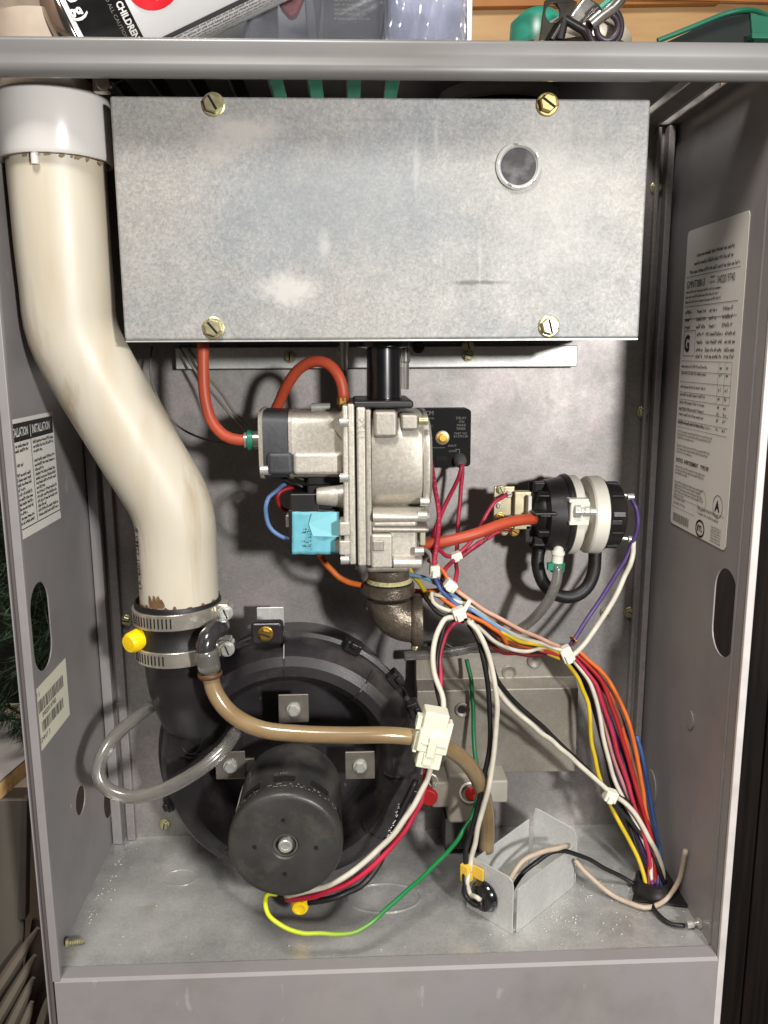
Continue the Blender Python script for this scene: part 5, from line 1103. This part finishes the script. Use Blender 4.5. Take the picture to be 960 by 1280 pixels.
# green tote at right
TEAL = mat('green_tote_plastic', (26, 92, 70), .35, 0, .1, 20, coat=.2); TEALD = mat('shaded_tote_inside', (12, 22, 20), .8)  # inside colour near black to stand for shade in the tote
gt = thing('storage_tote', 'dark green plastic storage tote on top at the right edge', 'storage box', tuple(P(900, 62, .2)))
bm = newbm()
def tp(u, v, Y): return P(u, v, Y)
tube(bm, [tp(822, 51, .10), tp(840, 44, .10), tp(870, 32, .10), tp(905, 18, .10), tp(928, 13, .10), tp(946, 14, .105), tp(962, 22, .11), tp(985, 34, .12)], .0019, 10); obj('rim', bm, TEAL, gt, smooth=60)
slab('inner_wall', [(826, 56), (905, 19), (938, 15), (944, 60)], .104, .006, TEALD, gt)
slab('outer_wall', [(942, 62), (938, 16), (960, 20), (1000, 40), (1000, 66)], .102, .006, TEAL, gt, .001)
slab('grip_ledge', [(940, 48), (940, 40), (1000, 40), (1000, 50)], .094, .008, TEAL, gt, .001)
# long green tote seen through the slots
TEALK = mat('deep_green_plastic', (20, 72, 54), .6, spec=.2)
lo = thing('storage_tote', 'green tote with white stripe glimpsed through the top slots', 'storage box', (.22, .15, .70))
bm = newbm(); box(bm, (.150, .190, TZ+.003), (.285, .26, TZ+.060)); obj('tote_body', bm, TEALK, lo, bevel=.004)
bm = newbm(); box(bm, (.151, .188, TZ+.004), (.284, .1895, TZ+.0065)); obj('white_stripe', bm, WHT, lo)
# black flue collar through the top panel
fc = thing('air_intake_collar', 'black air intake collar with pale rim hanging behind the rail at right', 'collar', (.335, .105, TZ))
bm = newbm(); lathe(bm, (.335, .105, TZ-.016), (0, 0, 1), [(.034, .036), (0, .036), (-.001, .0375), (0, .039), (.034, .039)], 40); obj('collar', bm, BLK, fc, smooth=40)
bm = newbm(); lathe(bm, (.335, .105, TZ-.0065), (0, 0, 1), [(-.004, .0392), (-.005, .042), (-.003, .0445), (.006, .0445)], 40); obj('pale_rim', bm, PVCW, fc, smooth=40)
bm = newbm(); lathe(bm, (.335, .105, TZ+.020), (0, 0, 1), [(0, .0001), (0, .038)], 30); obj('inner_plug', bm, DARK, fc)

# wooden cupboard behind the top
WOOD = mat('pale_wood_panel', (206, 170, 120), .5, 0, .0, 9, .05, 60, col2=(190, 148, 98), stretch=(1, 1, 6)); WOODD = mat('brown_wood_frame', (170, 112, 56), .45, 0, .15, 14, stretch=(1, 1, .2))
wc = thing('wooden_cupboard', 'pale wooden cupboard with brown frame behind the cabinet top', 'cupboard', tuple(P(760, 60, .9)))
bm = newbm(); box(bm, (.47, .24, TZ+.004), (.56, .262, TZ+.055)); tag(obj('grey_metal_bar', bm, mat('grey_bar', (120, 116, 110), .3, .8, .3, 60), None, bevel=.002), 'grey metal bar glimpsed through the right-hand slots of the cabinet top', 'metal bar')
slab('door_panel', [(560, 220), (560, 2), (1060, 2), (1060, 220)], .90, .02, WOOD, wc)
slab('frame_rail', [(560, 9), (560, -6), (900, -6), (900, 4)], .885, .014, WOODD, wc, .002)
slab('frame_rail', [(780, -2), (780, -12), (1060, -9), (1060, 5)], .880, .004, WOODD, wc)
slab('frame_stile', [(660, 200), (662, 9), (674, 9), (672, 200)], .885, .014, WOODD, wc, .002)
slab('upper_panel', [(560, -10), (560, -160), (1060, -160), (1060, -10)], .90, .02, WOOD, wc)

# right: dark stained plank wall
DW = mat('dark_stained_wood', (34, 25, 21), .7, 0, .0, 60, .5, 140, spec=.2, col2=(12, 9, 8), stretch=(2.2, 1, .10), thr=(.35, .65))
dp = thing('dark_wood_partition', 'nearly black stained plank partition right of the cabinet', 'partition', (.68, .2, -.4))
for k in range(3):
    bm = newbm(); box(bm, (.512+k*.12, .20, -.85), (.512+k*.12+.1185, .225, .60)); obj('plank', bm, DW, dp, bevel=.0015)

# left: fir garland, shelf board and louvered door
GN = mat('fir_needles', (38, 56, 34), .6, 0, .4, 60)
gl = thing('fir_garland', 'dark green artificial fir branches beside the cabinet at left', 'garland', (-.14, .2, .1))
bm = newbm(); box(bm, (-.30, .28, .10), (-.035, .30, .60)); tag(obj('dark_backing', bm, mat('darkness_black', (16, 17, 15), .9), None), 'black backing sheet standing in for darkness behind the fir branches left of the cabinet', 'board')  # sheet stands in for the darkness behind the branches
random.seed(17); bm = newbm(); brs = []
def branch(u, v, Y): 
    p0 = P(u, v, Y); d0 = Vector((random.uniform(-1, 1), random.uniform(-.6, .6), random.uniform(-1, .8))).normalized()*.055; brs.append((p0-d0*.5, p0+d0*.5))
for k in range(62): branch(random.uniform(-60, 30), random.uniform(530, 930), random.uniform(.10, .26))
for k in range(26):
    t = random.uniform(.10, .30); e = PX(random.uniform(38, 68), random.uniform(775, 850), WL); d_ = (e-CAM).normalized(); p0 = e+d_*t; d0 = Vector((random.uniform(-1, 1), random.uniform(-1, 1), random.uniform(-1, 1))).normalized()*.04; brs.append((p0-d0, p0+d0))
for k in range(3):
    e = PX(random.uniform(40, 62), random.uniform(735, 770), WL); d_ = (e-CAM).normalized(); p0 = e+d_*.2; brs.append((p0-Vector((.01, .02, .02)), p0+Vector((.0, .02, .03))))
for a0, b0 in brs:
    cyl(bm, a0, b0, .0012, .0008, 5)
    for j in range(110):
        t = random.random(); c0 = a0+(b0-a0)*t; dv = Vector((random.gauss(0, 1), random.gauss(0, 1), random.gauss(0, 1))).normalized()*random.uniform(.010, .018)+(b0-a0)*.12
        sd = dv.cross(Vector((random.random(), random.random(), random.random()))).normalized()*.0007
        bm.faces.new([bm.verts.new(c0-sd), bm.verts.new(c0+sd), bm.verts.new(c0+dv)])
o_ = obj('needles', bm, GN, gl, kind='stuff')
# backing darkness: the black sheet behind the garland stands in for shade
sb = thing('shelf_board', 'chipped board with grey top and raw wood edge left of the cabinet', 'board', (-.1, .1, .14))
T = lambda u, v, Y: P(u, v, Y)
ztop = P(10, 975, .05).z
bm = newbm(); pts_ = [P(0, 990, -.02), P(-120, 1060, -.06), P(-160, 900, .18), P(32, 938, .16)]
zt_ = .118
poly = [PZ(-6, 968, zt_), PZ(-150, 1080, zt_), PZ(-150, 905, zt_), PZ(26, 905, zt_), PZ(31, 945, zt_)]
poly = [PZ(34, 950, zt_), PZ(34, 905, zt_), PZ(-200, 905, zt_), PZ(-200, 1150, zt_)]
vs = [bm.verts.new(v) for v in poly]; v2 = [bm.verts.new(v-Vector((0, 0, .0135))) for v in poly]; bm.faces.new(vs); bm.faces.new(v2[::-1])
for s in range(4): bm.faces.new((vs[s], vs[(s+1) % 4], v2[(s+1) % 4], v2[s]))
obj('core', bm, mat('raw_chipboard', (206, 168, 112), .7, 0, .2, 120, .4, 300), sb)
bm = newbm(); vs = [bm.verts.new(v+Vector((0, 0, .0008))) for v in poly]; v2 = [bm.verts.new(v+Vector((0, 0, .0022))) for v in poly]; bm.faces.new(vs[::-1]); bm.faces.new(v2)
for s in range(4): bm.faces.new((vs[s], vs[(s+1) % 4], v2[(s+1) % 4], v2[s]))
obj('grey_laminate', bm, mat('grey_laminate', (150, 146, 142), .3), sb)

lv = thing('louvered_panel', 'loose grey furnace door panel with louvres leaning left of the cabinet', 'door panel', tuple(P(20, 1280, .07)))
LP = mat('grey_green_panel', (84, 80, 72), .5, 0, .08, 10)
slab('panel_sheet', [(-250, 1330), (-250, 1000), (28, 1000), (30, 1160), (20, 1330)], .075, .004, LP, lv, .001)
slab('folded_edge', [(22, 1150), (26, 1000), (34, 1000), (32, 1150)], .072, .010, mat('dark_panel_edge', (70, 66, 60), .5), lv, .001)
LPL = mat('louvre_paint', (100, 92, 82), .5, 0, .08, 20)
for (a0, b0) in (((-40, 1292), (48, 1160)), ((-30, 1320), (44, 1194)), ((-10, 1330), (42, 1222)), ((5, 1345), (40, 1252)), ((40, 1330), (62, 1244))):
    A = P(*a0, .060); B = P(*b0, .064); dv = (B-A).normalized(); ln = (B-A).length; nn = Vector((0, -1, 0)); sd = dv.cross(nn)
    bm = newbm(); rr_ = []
    for k in range(13):
        t = k/12; wd = .0052*math.sin(math.pi*min(1, max(.03, t*.9+.08)))**.5 if k < 12 else .0015; hgt = .004*math.sin(math.pi*min(.98, t+.02))
        c0 = A+dv*ln*t
        rr_.append([c0-sd*wd, c0-sd*wd*.5+nn*(hgt+.001), c0+sd*wd*.4+nn*(hgt+.001), c0+sd*wd, c0+sd*wd-nn*.001, c0-sd*wd-nn*.001])
    loft(bm, rr_); obj('louvre', bm, LPL, lv, smooth=50)
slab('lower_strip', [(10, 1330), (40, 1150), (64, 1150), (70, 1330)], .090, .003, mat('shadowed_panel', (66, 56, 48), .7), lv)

# crumbs and dust on the floor pan
random.seed(31); bm = newbm()
for k in range(420):
    if k % 3: u, v = random.gauss(700, 60), random.gauss(1135, 28)
    elif k % 2: u, v = random.uniform(100, 800), random.uniform(1060, 1195)
    else: tt = random.random()**1.5; u, v = 160-72*tt+abs(random.gauss(0, 9)), 1050+130*tt
    q = PZ(u, v, .0004)
    if not (WL+.004 < q.x < WR-.004 and .012 < q.y < D-.01): continue
    r = random.choice((.0003, .0004, .0006, .0009)); a = random.random()*3
    vs = [bm.verts.new(q+Vector((math.cos(a+j*2.1)*r, math.sin(a+j*2.1)*r, 0))) for j in range(3)]; t = bm.verts.new(q+Vector((0, 0, r)))
    bm.faces.new(vs)
    for j in range(3): bm.faces.new((vs[j], vs[(j+1) % 3], t))
o_ = obj('dust_crumbs', bm, mat('pale_grit', (196, 190, 176), .8, 0, .3, 300), None, kind='stuff'); tag(o_, 'pale grit and crumbs scattered on the cabinet floor', 'debris')
